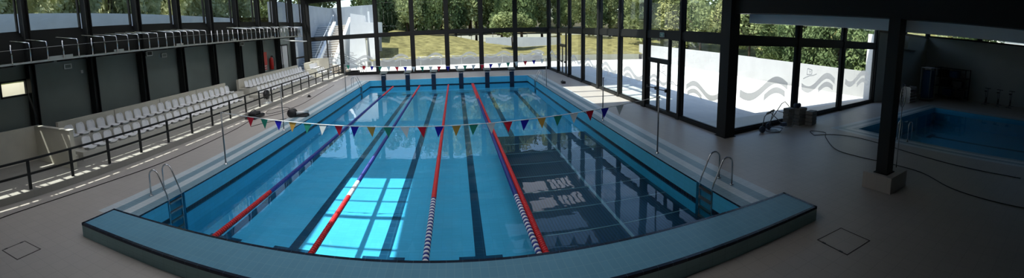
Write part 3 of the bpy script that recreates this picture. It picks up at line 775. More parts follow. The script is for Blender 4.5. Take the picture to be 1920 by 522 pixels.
for i,x in enumerate((15.6,17.7,19.8)):
    m=MB(); m.box(x-.12,x+.12,SY0+.6,7.6,-1.0,-.992); m.box(x-.45,x+.45,7.5,7.75,-1.0,-.99)
    tag(m.build('lane_marking',M['lane']),f'dark lane line on the small pool floor, {ORD[i]} from its near edge','lane line','small pool lane lines',kind='structure')
m=MB(); m.quad((SX0,SY0,-.14),(SX1,SY0,-.14),(SX1,SY1,-.14),(SX0,SY1,-.14)); tag(m.build('small_pool_water',M['water']),'still dark water of the small training pool','water',kind='stuff')
t=empty('grab_rail',(SX0-.25,6.35,0),'bent steel grab rail at the near edge of the small pool','grab rail')
for dy in (0,.45):
    pth=[(-.1,dy,0),(-.1,dy,.6)]+[(.08-.18*math.cos(a),dy,.6+.16*math.sin(a)) for a in [PI*k/8 for k in range(1,8)]]+[(.26,dy,.55),(.30,dy,-.5)]
    MB().tube(pth,.02,8).build('rail',M['inox'],t)
    MB().lathe([(.05,0),(.05,.012)],(-.1,dy,0),10).build('flange',M['inox'],t)
# annex equipment (dim)
t=empty('mat_rack',(25.9,10.6,0),'metal rack of upright blue mats against the dim annex wall','rack')
for x in (-.5,.5):
    for y in (-.35,.35): MB().tube([(x,y,0),(x,y,2.3)],.03,6).build('upright',M['bracket'],t)
for z in (.1,2.25): MB().box(-.52,.52,-.37,.37,z,z+.05).build('shelf',M['bracket'],t)
for k in range(4): tag(MB().box(25.9-.4+.22*k,25.9-.25+.22*k,10.3,10.9,.16,2.1).build('exercise_mat',M['mat_blue'],bevel=.02),f'tall blue mat standing in the annex rack, {ORD[k]} from the left','mat','mats in the annex rack')
t=empty('slatted_crate',(23.9,11.0,0),'pale slatted crate on the floor left of the mat rack','crate')
for k in range(5): MB().box(-.5,.5,-.3,.3,.05+.2*k,.15+.2*k).build('slat',M['bracket'],t)
for x in (-.45,.45): MB().box(x-.04,x+.04,-.25,.25,0,1.02).build('post',M['bracket'],t)
t=empty('storage_shelving',(28.4,9.7,0),'dark storage shelving in the annex corner','shelving')
for x in (-.6,.6):
    for y in (-1.2,1.2): MB().box(x-.03,x+.03,y-.03,y+.03,0,2.3).build('upright',M['steel'],t)
for z in (.2,.9,1.6,2.25): MB().box(-.63,.63,-1.23,1.23,z,z+.04).build('shelf',M['steel'],t)
for k,(y,z,c) in enumerate(((-.7,.24,'black'),(.2,.24,'mat_blue'),(-.6,.94,'black'),(.5,.94,'black'),(-.2,1.64,'mat_blue'),(.7,1.64,'black'))):
    o=MB().box(27.95,28.85,9.7+y-.32,9.7+y+.32,z,z+.5).build('storage_box',M[c],bevel=.03)
    tag(o,f'{"black" if c=="black" else "blue"} storage box on the annex shelving, {["lowest","lowest","second","second","third","third"][k]} shelf, {["right","left"][k%2]} side','box','boxes on the annex shelving')
def bike(x,y,label):
    t=empty('exercise_bike',(x,y,0),label,'exercise bike','exercise bikes by the annex wall')
    MB().tube([(-.45,-.2,.04),(-.45,.2,.04)],.03,6).build('foot_bar',M['greypole'],t); MB().tube([(.45,-.2,.04),(.45,.2,.04)],.03,6).build('foot_bar',M['greypole'],t)
    MB().tube([(-.45,0,.06),(-.1,0,.35),(.45,0,.06)],.03,6).build('frame',M['greypole'],t)
    MB().tube([(-.1,0,.35),(-.28,0,.95)],.028,6).build('seat_post',M['greypole'],t); MB().tube([(.2,0,.2),(.38,0,1.05),(.3,0,1.15)],.028,6).build('bar_post',M['greypole'],t)
    MB().lathe([(.02,0),(.11,.01),(.11,.06),(.03,.08)],(-.28,0,.95),10).build('saddle',M['black'],t)
    MB().tube([(.3,-.22,1.15),(.3,.22,1.15)],.025,6).build('handlebar',M['black'],t)
    MB().lathe([(.2,-.03),(.2,.03)],(.05,0,.32),14,'y').build('flywheel',M['black'],t)
for k,y in enumerate((6.9,6.0,5.1)): bike(28.2,y,f'dim exercise bike by the annex wall, {ORD[k]} from the corner')
# ------------------------------------------------------------------ ceiling / shell
sk=[]
def opening(x0,x1,y0,y1,z0,zr):
    k=zr-z0; return (x0-SUN.x*k,x1-SUN.x*k,y0-SUN.y*k,y1-SUN.y*k)
O1=opening(-3.98,-1.53,8.45,13.37,-1.38,RZ(-7.4)+.1)
OPX=((-13.3,-9.1),(-8.9,-6.1),(-5.9,-3.1),(-2.9,-.1),(.1,2.4))
O2=opening(6.55,11.3,18.5,24.3,0,RZ(5)+.1)
OP=[]                                   # flat opal panels let into the roof
BY=[1.6+3.03*k for k in range(12)]
SAW=[]  # out-of-view sawtooth rooflights, one row per bay, added to brighten the hall
for k in range(0,11):
    y0,y1=1.6+3.03*k+.12,1.6+3.03*(k+1)-.12
    for (x0,x1) in OPX:
        if x0>1 and y0>24: x1=8.2
        if x0<-10 and y0<O1[3]+.1 and y1>O1[2]-.1: x1=O1[0]-1.35
        if k<1 and x0>-10: continue
        for O in (O1,O2):
            if x0<O[1]+.1 and x1>O[0]-1.3 and y0<O[3]+.1 and y1>O[2]-.1: break
        else: SAW.append((x0,x1,y0,y1-.45))
OP=[(4.6,6.4,24.2,29.6),(6.55,8.3,24.2,29.6)]
SAW=[o for o in SAW if not (o[1]>3 and o[3]>24 and o[2]<29.8)]
OPS=OP+SAW+[O1,O2]
xs=sorted(set([-13.95,9.05]+[o[i] for o in OPS for i in (0,1)])); yy=sorted(set([-3.3,36.2]+[o[i] for o in OPS for i in (2,3)]))
m=MB()
for i in range(len(xs)-1):
    for j in range(len(yy)-1):
        cx,cy=(xs[i]+xs[i+1])/2,(yy[j]+yy[j+1])/2
        if any(o[0]<cx<o[1] and o[2]<cy<o[3] for o in OPS): continue
        a,b=xs[i],xs[i+1]; c,d=yy[j],yy[j+1]
        m.hexa([(a,c,RZ(a)),(b,c,RZ(b)),(b,d,RZ(b)),(a,d,RZ(a)),(a,c,RZ(a)+.2),(b,c,RZ(b)+.2),(b,d,RZ(b)+.2),(a,d,RZ(a)+.2)])
tag(m.build('ceiling',M['ceil']),'dark profiled metal roof deck over the main pool hall','ceiling',kind='structure')
for i,y in enumerate([1.6+3.03*k for k in range(12)]):
    m=MB(); m.hexa([(-13.7,y-.09,RZ(-13.7)-.42),(9,y-.09,RZ(9)-.42),(9,y+.09,RZ(9)-.42),(-13.7,y+.09,RZ(-13.7)-.42),(-13.7,y-.09,RZ(-13.7)),(9,y-.09,RZ(9)),(9,y+.09,RZ(9)),(-13.7,y+.09,RZ(-13.7))])
    if any(o[2]-.1<y<o[3]+.1 for o in (O1,O2)):
        continue
    tag(m.build('beam_roof',M['ceil']),f'dark roof beam across the main hall, {ORD[i]} from the near end','beam','roof beams',kind='structure')
# rooflights with glazing bars
def rooflight(o,bx,by,label,fat=()):
    t=empty('rooflight',(o[0],o[2],RZ((o[0]+o[1])/2)),label,'rooflight',kind='structure')
    W,L=o[1]-o[0],o[3]-o[2]
    m=MB()
    for s in bx: m.box(W*s-.05,W*s+.05,0,L,.0,.12)
    for s in by:
        w=.09 if s in fat else .035
        m.box(0,W,L*s-w,L*s+w,0,.12)
    m.build('glazing_bar',M['steel'],t)
    MB().box(0,W,0,L,.13,.14).build('glass_pane',M['glass'],t)
rooflight(O1,[],[.10,.42,.63,.83],'framed rooflight above the left lanes',(.42,))
rooflight(O2,[],[.33,.64],'framed rooflight above the right pool edge',(.33,.64))
for i,o in enumerate(OP):
    x0,x1,y0,y1=o
    t=empty('flat_rooflight',(x0,y0,RZ(x0)+.05),f'flat opal rooflight above the far right lanes, {["inner","outer"][i]} one of the pair','rooflight',kind='structure')
    W,L=x1-x0,y1-y0
    MB().sheet(0,W,0,L,0).build('opal_sheet',M['opalgrey'],t)
    m=MB()
    for k in range(5 if i else 1): m.box(W*k/5,W*k/5+.06,0,L,-.06,-.01)
    m.build('glazing_bar',M['ceil'],t)
TH=math.radians(38)
for o in SAW:                           # added unseen fill rooflights: opal sheet rising towards the far end, dark upstand and cheeks
    x0,x1,y0,y1=o; L=y1-y0; h=L*math.tan(TH)
    t=empty('added_fill_rooflight',(x0,y0,0),'added unseen opal sawtooth rooflight giving fill light to the pool hall','rooflight','added fill rooflights',kind='structure')
    za,zb=RZ(x0)+.1,RZ(x1)+.1; W=x1-x0
    m=MB(); m.quad((0,0,za),(W,0,zb),(W,L,zb+h),(0,L,za+h)); m.build('opal_sheet',M['opal'],t)
    m=MB(); m.quad((0,L,za-.1),(W,L,zb-.1),(W,L,zb+h),(0,L,za+h)); m.build('upstand',M['ceil'],t)
    for (x,z) in ((0,za),(W,zb)):
        m=MB(); m.hexa([(x-.02,0,z-.1),(x+.02,0,z-.1),(x+.02,L,z-.1),(x-.02,L,z-.1),(x-.02,0,z),(x+.02,0,z),(x+.02,L,z+h),(x-.02,L,z+h)]); m.build('cheek',M['ceil'],t)
m=MB(); m.box(-14.2,29.8,-3.5,-3.2,-.1,7.4); tag(m.build('wall_near',M['wallgrey']),'wall behind the viewing gallery','wall',kind='structure')
# ------------------------------------------------------------------ floor hatches
def hatch(cx,cy,rz,label,s=.72):
    t=empty('floor_hatch',(cx,cy,0),label,'floor hatch',None,rz)
    m=MB(); h=s/2
    for (x0,x1,y0,y1) in ((-h,h,-h,-h+.02),(-h,h,h-.02,h),(-h,-h+.02,-h,h),(h-.02,h,-h,h)): m.box(x0,x1,y0,y1,0,.006)
    m.build('frame',M['hatch'],t); MB().box(-h+.02,h-.02,-h+.02,h-.02,0,.003).build('cover',M['deck'],t)
    for y in (-.2,.2): MB().box(-h-.005,-h+.03,y-.04,y+.04,0,.008).build('lift_slot',M['black'],t)
hatch(6.12,3.88,-.06,'square access hatch in the deck right of the kerb')
hatch(-7.55,3.50,.10,'square access hatch in the deck left of the kerb',.6)
# ------------------------------------------------------------------ cables and loose items
def cable(pts,label,r=.012):
    P=[Vector(p) for p in pts]; out=[]
    for i in range(len(P)-1):
        p0=P[max(i-1,0)];p1=P[i];p2=P[i+1];p3=P[min(i+2,len(P)-1)]
        for k in range(8):
            s=k/8
            out.append(.5*((2*p1)+(p2-p0)*s+(2*p0-5*p1+4*p2-p3)*s*s+(3*p1-p0-3*p2+p3)*s**3))
    out.append(P[-1])
    tag(MB().tube(out,r,5).build('cable',M['cable']),label,'cable')
z=.014
cable([(-9.2,2.6,z),(-9.5,4.1,z),(-9.55,5.6,z),(-9.45,7.4,z),(-9.25,9.6,z),(-9.25,12.2,z),(-9.4,15,z),(-9.7,17,z)],'long black cable running along the left deck beside the railing')
cable([(-9.5,17.2,z),(-8.9,18.2,z),(-8.75,19.4,z),(-9.3,20.1,z),(-9.9,19.2,z),(-9.4,18.3,z),(-8.7,20.6,z),(-8.9,24.5,z),(-9.2,29,z)],'looped black cable on the left deck around the black bags')
cable([(-7.95,17.2,z),(-8.6,16.2,z),(-8.9,15.4,z)],'short black cable from the black cylinder on the left deck')
cable([(11.9,9.3,z),(12.3,9.8,z),(12.6,9.3,z),(12.0,8.8,z),(11.0,7.6,z),(10.9,6.6,z),(11.0,5.6,z),(10.9,4.4,z),(10.2,3.2,z),(9.9,2.0,z),(9.8,.6,z)],'long dark cable looping across the right deck behind the pillar')
cable([(11.9,9.3,z),(12.6,8.9,z),(13.0,8.1,z),(12.9,6.8,z),(12.6,5.4,z),(12.3,3.6,z),(12.2,1.6,z)],'dark cable running beside the small pool edge')
t=empty('equipment_bag',(-9.75,17.35,0),'flat black equipment bag lying at the railing kerb','bag')
MB().box(-.30,.30,-.55,.55,0,.16).build('body',M['black'],t,bevel=.05); MB().box(-.2,.2,-.35,.30,.16,.30).build('top_pocket',M['black'],t,bevel=.05); MB().tube([(-.1,-.3,.3),(-.1,-.1,.38),(-.1,.15,.38),(-.1,.3,.3)],.018,6).build('handle',M['rubber'],t)
t=empty('pool_cleaner',(-7.55,17.6,0),'black cylindrical pool cleaner with pale tube on the left deck','pool cleaner')
MB().lathe([(.05,-.02),(.20,0),(.20,.38),(.05,.40)],(-.25,-.2,.2),16,'y').build('drum',M['black'],t); MB().tube([(-.05,0,.18),(.45,.35,.18)],.09,10).build('tube',M['bracket'],t); MB().box(-.2,.5,-.05,.35,0,.10).build('base',M['black'],t,bevel=.02)
t=empty('round_fan',(-10.55,20.35,PZ),'round black drum on a pale stand against the railing','fan')
MB().lathe([(.05,-.1),(.27,-.08),(.27,.08),(.05,.1)],(0,0,.50),18,'x').build('drum',M['black'],t); MB().box(-.16,.2,-.22,.22,0,.06).build('foot',M['doorwhite'],t)
for s in (-.2,.2): MB().tube([(0,s,.04),(0,s*.9,.35)],.02,6).build('leg',M['bracket'],t)
t=empty('drain_box',(7.1,25.8,0),'small black box on the deck by the right glass wall','box'); MB().box(-.13,.13,-.18,.18,0,.16).build('body',M['black'],t,bevel=.02); MB().tube([(-.05,-.1,.16),(-.05,0,.24),(-.05,.1,.16)],.014,6).build('handle',M['black'],t)
t=empty('deck_fitting',(-9.2,23.6,0),'small black fitting on the left deck beside the cable','fitting'); MB().lathe([(.09,0),(.09,.10),(.05,.14)],(0,0,0),10).build('cap',M['black'],t); MB().box(-.12,.12,-.12,.12,0,.02).build('base',M['black'],t)
# trolley
t=empty('folding_trolley',(11.0,10.70,0),'folding wheeled metal trolley beside the annex glass','trolley',None,-.22)
for (x,y) in ((-.50,-.12),(.05,.30)):
    MB().lathe([(.04,-.03),(.13,-.03),(.13,.03),(.04,.03)],(x,y,.13),16,'y').build('wheel',M['bluewheel'],t)
MB().tube([(-.5,-.08,.13),(-.42,-.1,.62),(-.30,-.08,.72)],.018,6).build('frame_tube',M['greypole'],t)
MB().tube([(.05,.26,.13),(.16,.2,.72),(.10,.1,.80)],.018,6).build('frame_tube',M['greypole'],t)
MB().tube([(-.30,-.08,.72),(-.10,.0,.76)],.045,8).build('foam_grip',M['foam'],t); MB().tube([(-.06,.02,.77),(.12,.1,.80)],.045,8).build('foam_grip',M['foam'],t)
MB().tube([(-.10,.0,.74),(.35,-.05,.35),(.55,-.1,.22)],.018,6).build('frame_tube',M['greypole'],t)
MB().tube([(-.45,-.1,.10),(-.10,-.30,.03),(.15,-.35,.02)],.018,6).build('frame_tube',M['greypole'],t)
MB().tube([(.05,.24,.13),(.45,-.1,.10),(.15,-.35,.02)],.018,6).build('frame_tube',M['greypole'],t)
MB().tube([(.10,.22,.40),(.60,.30,1.00),(.76,.30,1.08),(.98,.28,.86)],.018,6).build('handle_loop',M['greypole'],t)
MB().tube([(.42,.26,.72),(.95,.20,.58),(1.10,.10,.36),(.95,-.02,.10),(.60,-.05,.12)],.016,6).build('handle_loop',M['greypole'],t)
m=MB()
for k in range(7): m.box(-.30+.08*k,-.27+.08*k,-.30,.05,.03,.05)
m.build('rack_bars',M['greypole'],t); MB().box(.40,.60,-.16,.02,.18,.32).build('hinge_box',M['bluewheel'],t)
# stacks of foam blocks
k=0
def pad(x,y,z,rz,label,w=.62,d=.30,h=.135):
    o=MB().box(-w/2,w/2,-d/2,d/2,0,h).build('foam_block',M['blockpad'],None,(x,y,z),.015); o.rotation_euler=(0,0,rz); tag(o,label,'block','foam blocks by the annex glass')
NM=['bottom','second','third','fourth','fifth','top']
for i in range(5): pad(12.30,11.02,.15*i,.05*(-1)**i,f'grey foam block, {["bottom","second","third","fourth","top"][i]} of the left stack by the annex glass',.40)
for i in range(5): pad(12.86,10.85,.15*i,.06*(-1)**i,f'grey foam block, {["bottom","second","third","fourth","top"][i]} of the middle stack by the annex glass',.50)
for i in range(4): pad(13.30,10.62,.15*i,.30,f'grey foam block, {["bottom","second","third","top"][i]} of the right stack by the annex glass',.55,.32)
t=empty('strap_roll',(12.86,10.85,.75),'dark blue roll lying on top of the foam blocks','roll'); MB().lathe([(.03,-.15),(.10,-.14),(.10,.14),(.03,.15)],(-.25,.0,.10),12,'x').build('roll_body',M['bluewheel'],t); MB().box(-.3,-.2,-.08,.08,0,.03).build('strap',M['black'],t)
# ------------------------------------------------------------------ outside : terrace, walls, slope
m=MB()
m.quad((9.0,11.0,-.04),(22.3,11.0,-.04),(22.3,44,-.04),(9.0,44,-.04)); m.quad((-18,35.3,-.04),(9.0,35.3,-.04),(9.0,44,-.04),(-18,44,-.04))
m.quad((21.4,12.6,-.05),(30,12.6,-.05),(30,20,-.05),(21.4,20,-.05))
m.quad((8.2,11.0,-.04),(9.0,11.0,-.04),(9.0,35.3,-.04),(8.2,35.3,-.04))
tag(m.build('ground_terrace',M['terrace']),'sunlit pale paved terrace outside the glass walls','terrace',kind='structure')
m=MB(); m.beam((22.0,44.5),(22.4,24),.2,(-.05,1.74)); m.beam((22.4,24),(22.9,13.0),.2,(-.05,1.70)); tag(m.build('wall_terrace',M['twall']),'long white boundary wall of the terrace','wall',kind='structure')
m=MB(); m.box(22.0,22.6,12.7,13.4,0,4.2); tag(m.build('wall_terrace_post',M['white']),'tall white wall end beside the annex glass','wall',kind='structure')
m=MB(); m.box(-9.0,9.5,43.2,43.5,-.05,.72); m.box(9.2,9.5,43.5,50,-.05,.9); tag(m.build('wall_lawn',M['lawnwall']),'low grey retaining wall at the foot of the lawn','wall',kind='structure')
m=MB(); m.tube([(-8,42.2,.98),(9.3,42.2,.98)],.02,6)
rt=empty('terrace_railing',(0,0,0),'thin pale railing in front of the low lawn wall','railing'); m.build('rail',M['bracket'],rt)
for k in range(9): MB().tube([(-8+2.16*k,42.2,-.04),(-8+2.16*k,42.2,.98)],.018,6).build('post',M['bracket'],rt)
# lawn
def hz(x,y):
    K=[(-12,4.6),(-6,3.15),(-1,2.65),(4,1.65),(9,1.1),(14,1.9),(20,2.4),(27,2.0),(40,1.6)]
    cr=K[0][1] if x<K[0][0] else K[-1][1]
    for (xa,za),(xb,zb) in zip(K,K[1:]):
        if xa<=x<=xb: cr=za+(zb-za)*(x-xa)/(xb-xa)
    s=max(0,min(1,(y-43.5)/19)); s=s*(2-s) if True else s
    return .62+(cr-.62)*s + .10*math.sin(x*.7+y*.4)*s
m=MB(); nx,ny=50,22
for j in range(ny+1):
    for i in range(nx+1):
        x=-9.6+i*(40-(-9.6))/nx; y=43.5+j*24/ny; m.v.append((x,y,hz(x,y)))
for j in range(ny):
    for i in range(nx):
        a=j*(nx+1)+i; m.f.append((a,a+1,a+nx+2,a+nx+1)); m.m.append(0); m.sm.append(True)
tag(m.build('ground_lawn',M['grass']),'sloping yellow-green lawn beyond the far windows','lawn',kind='structure')
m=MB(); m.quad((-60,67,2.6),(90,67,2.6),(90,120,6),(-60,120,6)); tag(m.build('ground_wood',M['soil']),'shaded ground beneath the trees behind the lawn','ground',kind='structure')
# right bank
m=MB(); nx,ny=20,30
for j in range(ny+1):
    for i in range(nx+1):
        x=23.4+i*2.0; y=14.5+j*2.0; s=max(0,(x-26)/34); m.v.append((x,y,.9+9.5*min(1,s)**1.1+.25*math.sin(x*.5)*math.cos(y*.45)))
for j in range(ny):
    for i in range(nx):
        a=j*(nx+1)+i; m.f.append((a,a+1,a+nx+2,a+nx+1)); m.m.append(0); m.sm.append(True)
tag(m.build('ground_bank',M['bank']),'rising grassy bank beyond the white terrace wall','bank',kind='structure')
m=MB(); m.quad((30,-40,1.5),(120,-40,3.5),(120,14.4,3.5),(30,14.4,1.5)); tag(m.build('ground_back',M['bank']),'rough ground outside the high annex windows','ground',kind='structure')
t=empty('neighbour_building',(58,2,3),'pale building with a pinkish roof seen through the high annex windows','building')
MB().box(0,10,-9,11,-2,3.4).build('wall',M['white'],t); MB().prism([(-9.6,3.3),(11.6,3.3),(8,5.6),(-6,5.6)],'x',-.5,10.5).build('roof',M['brick'],t)
for k in range(4): MB().box(-.06,0,-7+4.4*k,-5.6+4.4*k,.6,2.2).build('window',M['steel'],t)
# left outside : retaining wall
m=MB(); m.hexa([(-20.2,-6,3),(-19.9,-6,3),(-19.9,34,3),(-20.2,34,3),(-20.2,-6,7.3),(-19.9,-6,7.3),(-19.9,34,6.15),(-20.2,34,6.15)]); tag(m.build('wall_retaining',M['lowwall']),'pale retaining wall seen through the left high windows','wall',kind='structure')
m=MB(); m.quad((-60,-20,3.2),(-14.3,-20,3.2),(-14.3,34,3.2),(-60,34,3.2)); m.quad((-60,-20,6.3),(-20.1,-20,6.3),(-20.1,60,6.3),(-60,60,6.3)); tag(m.build('ground_left',M['bank']),'raised ground outside the left high windows','ground',kind='structure')
# stairs
def stairflight(x0,x1,y0,y1,z0,z1,n,label,mt):
    t=empty('outdoor_stairs',(0,0,0),label,'stairs','outdoor stair flights',kind='structure')
    m=MB()
    for k in range(n):
        a=y0+(y1-y0)*k/n; zt=z0+(z1-z0)*(k+1)/n
        m.box(x0,x1,a,y1,z0+(z1-z0)*k/n,zt-.04)
    m.build('stair_body',mt,t)
    m=MB()
    for k in range(n):
        a=y0+(y1-y0)*k/n; b=y0+(y1-y0)*(k+1)/n; zt=z0+(z1-z0)*(k+1)/n
        m.box(x0,x1,a-.03,b,zt-.07,zt)
    m.build('tread',M['terrace'],t)
stairflight(-14.9,-13.0,41.5,49.5,-.04,5.0,19,'right flight of outdoor concrete stairs beyond the far windows',M['treads'])
stairflight(-17.2,-15.28,41.5,49.5,-.04,5.0,19,'left flight of outdoor concrete stairs beyond the far windows',M['grey'])
m=MB(); m.prism([(41.2,-.1),(49.6,-.1),(49.6,5.5),(41.2,.6)],'x',-15.28,-14.9); tag(m.build('wall_stair_divider',M['white']),'white sloping parapet between the two stair flights','parapet',kind='structure')
m=MB(); m.prism([(41.0,-.1),(50.0,-.1),(50.0,5.9),(49.0,5.9),(41.0,1.0)],'x',-13.0,-12.62); tag(m.build('wall_stair_side',M['white']),'white sloping side wall right of the stairs','parapet',kind='structure')
m=MB(); m.box(-17.8,-17.2,36.2,56,-.1,7.6); m.box(-17.8,-11,56,56.5,5.0,7.7); tag(m.build('wall_stair_retaining',M['grey']),'tall grey retaining wall left of the outdoor stairs','wall',kind='structure')
m=MB(); m.quad((-17.2,49.5,4.99),(-9.6,49.5,4.99),(-9.6,56,4.99),(-17.2,56,4.99)); tag(m.build('ground_landing',M['terrace']),'paved landing at the top of the outdoor stairs','landing',kind='structure')
t=empty('stair_handrail',(0,0,0),'steel handrail on the parapet between the stair flights','handrail')
MB().tube([(-15.09,41.4,1.55),(-15.09,49.4,6.45),(-15.09,50.2,6.45)],.035,6).build('rail',M['inox'],t)
for k in range(6): MB().tube([(-15.09,41.6+1.55*k,.70+.91*k),(-15.09,41.6+1.55*k,1.65+.95*k)],.028,6).build('post',M['inox'],t)
t=empty('entry_handrail',(0,0,0),'low double steel handrail descending outside the far left windows','handrail')
for dy in (0,1.2):
    for dz in (0,-.4): MB().tube([(-11.9,37.4+dy,2.0+dz),(-11.3,37.4+dy,2.0+dz),(-8.9,37.4+dy,.95+dz*.9),(-8.8,37.4+dy,.0)],.028,6).build('rail',M['greypole'],t)
    for (x,h) in ((-11.9,2.0),(-10.6,1.70),(-9.3,1.12)): MB().tube([(x,37.4+dy,-.04),(x,37.4+dy,h)],.025,6).build('post',M['greypole'],t)
m=MB(); 
for k in range(5): m.box(-11.9+.45*k,-9.5,37.3,38.8,-.04+.17*(4-k)*0,.16*(k+1) if False else .17)
for k in range(5): m.box(-12.0,-11.6+.42*(4-k),37.5,38.5,.17*k,.17*(k+1))
tag(m.build('entry_steps',M['treads']),'small outdoor steps between the low handrails','steps')
# white sculptural structure
t=empty('white_outbuilding',(0,0,0),'white angular concrete structure on a tapered leg beyond the far windows','outbuilding')
MB().prism([(-12.05,-.1),(-9.9,-.1),(-10.05,3.6),(-9.0,3.6),(-9.0,4.9),(-9.9,5.05),(-9.95,5.75),(-11.55,6.1)],'y',44.3,44.8).build('front_wall',M['white'],t)
MB().box(-10.3,-8.55,44.8,47.5,3.5,4.95).build('box_roof',M['white'],t)
MB().prism([(-9.35,-.1),(-8.95,-.1),(-8.85,1.2),(-8.35,3.6),(-9.55,3.6),(-9.45,1.2)],'y',44.0,44.6).build('tapered_leg',M['white'],t)
MB().box(-10.3,-8.6,46.6,46.8,-.1,3.5).build('recess_wall',M['grey'],t)
MB().box(-9.62,-9.42,44.6,44.9,4.9,6.2).build('chimney',M['white'],t)
# small house and garden wall in the distance
t=empty('distant_house',(9.5,75,2.6),'small pinkish house far behind the trees','house')
MB().box(-1.2,1.5,0,3,0,2.4).build('wall',M['brick'],t); MB().prism([(-1.5,2.3),(1.8,2.3),(.15,3.2)],'y',-.2,3.2).build('roof',M['redpaint'],t); MB().box(-.2,.4,-.05,0,.8,1.8).build('window',M['black'],t)
m=MB(); m.beam((4.5,58),(14,52),.3,(.4,2.4)); tag(m.build('garden_wall',M['grey']),'dark garden wall right of the lawn','wall',kind='structure')
t=empty('lawn_fence',(0,0,0),'dark wire fence along the top of the lawn','fence')
fp=[(1+1.6*k,64-.9*k) for k in range(7)]
for (x,y) in fp: MB().tube([(x,y,hz(x,y)-.1),(x,y,hz(x,y)+1.6)],.04,5).build('post',M['steel'],t)
for h in (.6,1.1,1.55): MB().tube([(x,y,hz(x,y)+h) for (x,y) in fp],.015,4).build('wire',M['steel'],t)
# ------------------------------------------------------------------ trees
def crown_mesh(seed,n,rx,rz,ls,mt):
    rnd=random.Random(seed); m=MB()
    cl=[]
    for _ in range(16):
        a=rnd.uniform(0,2*PI); r=rx*math.sqrt(rnd.random())*.75; h=rnd.uniform(-1,1)*rz*.8
        f=math.sqrt(max(.1,1-(h/rz)**2)); cl.append((r*f*math.cos(a),r*f*math.sin(a),h,rnd.uniform(.32,.55)*rx))
    for _ in range(n):
        c=rnd.choice(cl)
        while True:
            v=Vector((rnd.uniform(-1,1),rnd.uniform(-1,1),rnd.uniform(-1,1)))
            if .3<v.length<1: break
        p=Vector(c[:3])+v*c[3]
        a=Vector((rnd.gauss(0,1),rnd.gauss(0,1),rnd.gauss(0,1))).normalized(); b=a.orthogonal().normalized()
        s=ls*rnd.uniform(.6,1.4)
        m.quad(p-a*s-b*s*.5,p+a*s-b*s*.5,p+a*s*.9+b*s*.5,p-a*s*.9+b*s*.5)
    return m
def tree(x,y,z,h,rx,kind,seed,label,crown_lo=.25,name='tree'):
    t=empty(name,(x,y,z),label,'tree','trees outside')
    rnd=random.Random(seed); top=h*.8
    MB().tube([(0,0,-.9),(rnd.uniform(-.2,.2),0,h*.3),(rnd.uniform(-.4,.4),rnd.uniform(-.3,.3),top)],[h*.022,h*.016,h*.006],7).build('trunk',M['trunk'],t)
    m=MB()
    for k in range(5):
        a=rnd.uniform(0,6.28); z0=h*rnd.uniform(.3,.6); m.tube([(0,0,z0),(rx*.6*math.cos(a),rx*.6*math.sin(a),z0+h*.2)],[h*.01,h*.004],5)
    m.build('branches',M['trunk'],t)
    rz=h*(1-crown_lo)/2
    key=(kind,seed%3)
    if key not in CM:
        CM[key]=crown_mesh(seed%3+11*'ABCD'.index(kind),4600,1.0,1.0,.055,None).build('crown',M['leaf'+kind],t)
        o=CM[key]
    else:
        o=CM[key].copy(); C.objects.link(o); o.parent=t
    o.location=(0,0,h*crown_lo+rz); o.scale=(rx,rx,rz); o.rotation_euler=(0,0,rnd.uniform(0,6))
CM={}
T=[]
sd=1
rnd=random.Random(3)
for i in range(12):   # behind the lawn
    x=-12+3.9*i+rnd.uniform(-.8,.8); y=67+rnd.uniform(-1,5); k='BAB'[i%3]
    tree(x,y,2.4,rnd.uniform(9,12),rnd.uniform(2.6,3.6),k,sd,f'{"dark" if k=="B" else "mid-green"} leafy tree behind the lawn, {ORD[i]} from the left of the front row',.12); sd+=1
for i in range(10):
    x=-16+6.2*i+rnd.uniform(-1,1); y=78+rnd.uniform(-2,4); k='ABC'[i%3]
    tree(x,y,3.2,rnd.uniform(14,18),rnd.uniform(4,5.4),k,sd,f'taller tree in the wood behind the lawn, {ORD[i]} from the left of the rear row',.08); sd+=1
for i,(x,y,h,r,k) in enumerate(((25.5,15.5,5.5,2.2,'B'),(26,18.5,5.0,2.2,'B'),(25.6,21.5,6.0,2.3,'B'),(26.5,25,5.5,2.4,'B'),(26,29,6.5,2.6,'A'),(27,33.5,7,2.8,'C'),(26.5,38,7.5,2.8,'A'),(27,43,9,3.2,'C'),(25,49,10,3.4,'A'),(30,54,12,4.0,'C'),(20,58,11,3.4,'A'),(34,30,9,3.2,'A'),(36,21,8,3,'C'),(38,42,11,4,'A'))):
    tree(x,y,.5 if x<24 else (.8 if x<30 else 1.7),h,r,k,sd,f'{"dark bushy" if k=="B" else ("olive leafy" if k=="C" else "green leafy")} tree beyond the white terrace wall, {ORD[i]} from the annex end',.02 if k=='B' else .15); sd+=1
for i in range(10):
    y=-3+4.6*i; k='AAB'[i%3]
    tree(-22.6+rnd.uniform(-.5,.5),y,5.6,rnd.uniform(7,9),rnd.uniform(2.7,3.2),'D',sd,f'leafy shrub tree above the left retaining wall, {ORD[i]} from the near end',.0); sd+=1
for i in range(6):
    tree(-28+rnd.uniform(-.5,.5),1+7.5*i,5.6,rnd.uniform(8,9),3.9,'D',sd,f'tall tree in the back row above the left retaining wall, {ORD[i]} from the near end',.0); sd+=1
for i,(x,y,h) in enumerate(((42,14,7),(44,18.5,8),(40,10.5,6))):
    tree(x,y,2.4,h,3.0,'DAB'[i],sd,f'leafy tree outside the high annex windows, {["middle","far","near"][i]} one',.05); sd+=1
for i,(x,y,h) in enumerate(((-22,62,11),(-15,66,12),(-28,56,12))):
    tree(x,y,4.5,h,3.6,'AB'[i%2],sd,f'leafy tree rising behind the outdoor stairs, {["middle","right","left"][i]} one',.05); sd+=1
tree(7.3,50.5,.9,5.0,2.6,'A',sd,'small spreading tree with dark trunk right of the lawn',.35)
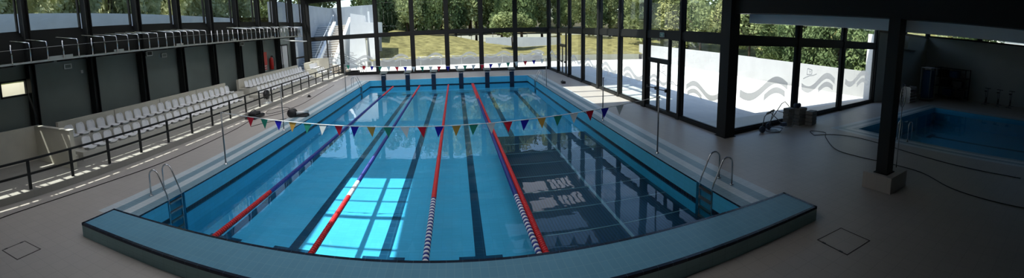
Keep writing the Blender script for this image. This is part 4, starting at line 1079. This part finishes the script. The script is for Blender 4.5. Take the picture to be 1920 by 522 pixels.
# ------------------------------------------------------------------ light
w=D.worlds.new('sky'); bpy.context.scene.world=w; w.use_nodes=True; nt=w.node_tree
sky=nt.nodes.new('ShaderNodeTexSky'); sky.sky_type='NISHITA'; sky.sun_disc=False
S=-SUN.normalized(); sky.sun_elevation=math.asin(S.z); sky.sun_rotation=math.atan2(S.x,S.y)
nt.links.new(sky.outputs[0],nt.nodes['Background'].inputs[0]); nt.nodes['Background'].inputs[1].default_value=.34
ld=D.lights.new('sun','SUN'); ld.energy=9.5; ld.angle=.0093; ld.color=(1,.96,.90)
lo=D.objects.new('sun',ld); C.objects.link(lo); lo.rotation_euler=SUN.to_track_quat('-Z','Y').to_euler()
# ------------------------------------------------------------------ camera (hand-held cylindrical panorama)
cd=D.cameras.new('camera'); co=D.objects.new('camera',cd); C.objects.link(co)
Rm=[[0.9897436681937523,0.1383979860648126,0.035404360234009565],[-0.14171662644586255,0.9824482737136574,0.1212921566543295],[-0.017996362387422197,-0.12506553054402522,0.9919852539279815]]
X=Vector([r[0] for r in Rm]); Y=Vector([r[1] for r in Rm]); Z=Vector([r[2] for r in Rm])
mw=Matrix((( X.x,Z.x,-Y.x,0),(X.y,Z.y,-Y.y,0),(X.z,Z.z,-Y.z,H),(0,0,0,1)))
co.matrix_world=mw
cd.type='PANO'; cd.panorama_type='CENTRAL_CYLINDRICAL'
f=752.768; cd.central_cylindrical_range_u_min=-960/f; cd.central_cylindrical_range_u_max=960/f
cd.central_cylindrical_range_v_min=-(522-145.883)/f; cd.central_cylindrical_range_v_max=145.883/f
cd.central_cylindrical_radius=1.0; cd.clip_end=500
sc=bpy.context.scene; sc.camera=co
sc.view_settings.view_transform='Standard'; sc.view_settings.look='None'; sc.view_settings.gamma=1; sc.view_settings.use_curve_mapping=False
sc.view_settings.exposure=0.12
sc.cycles.use_denoising=True; sc.cycles.max_bounces=8; sc.cycles.diffuse_bounces=4; sc.cycles.transparent_max_bounces=24; sc.cycles.glossy_bounces=4
sc.cycles.caustics_reflective=False; sc.cycles.caustics_refractive=False; sc.cycles.sample_clamp_indirect=6
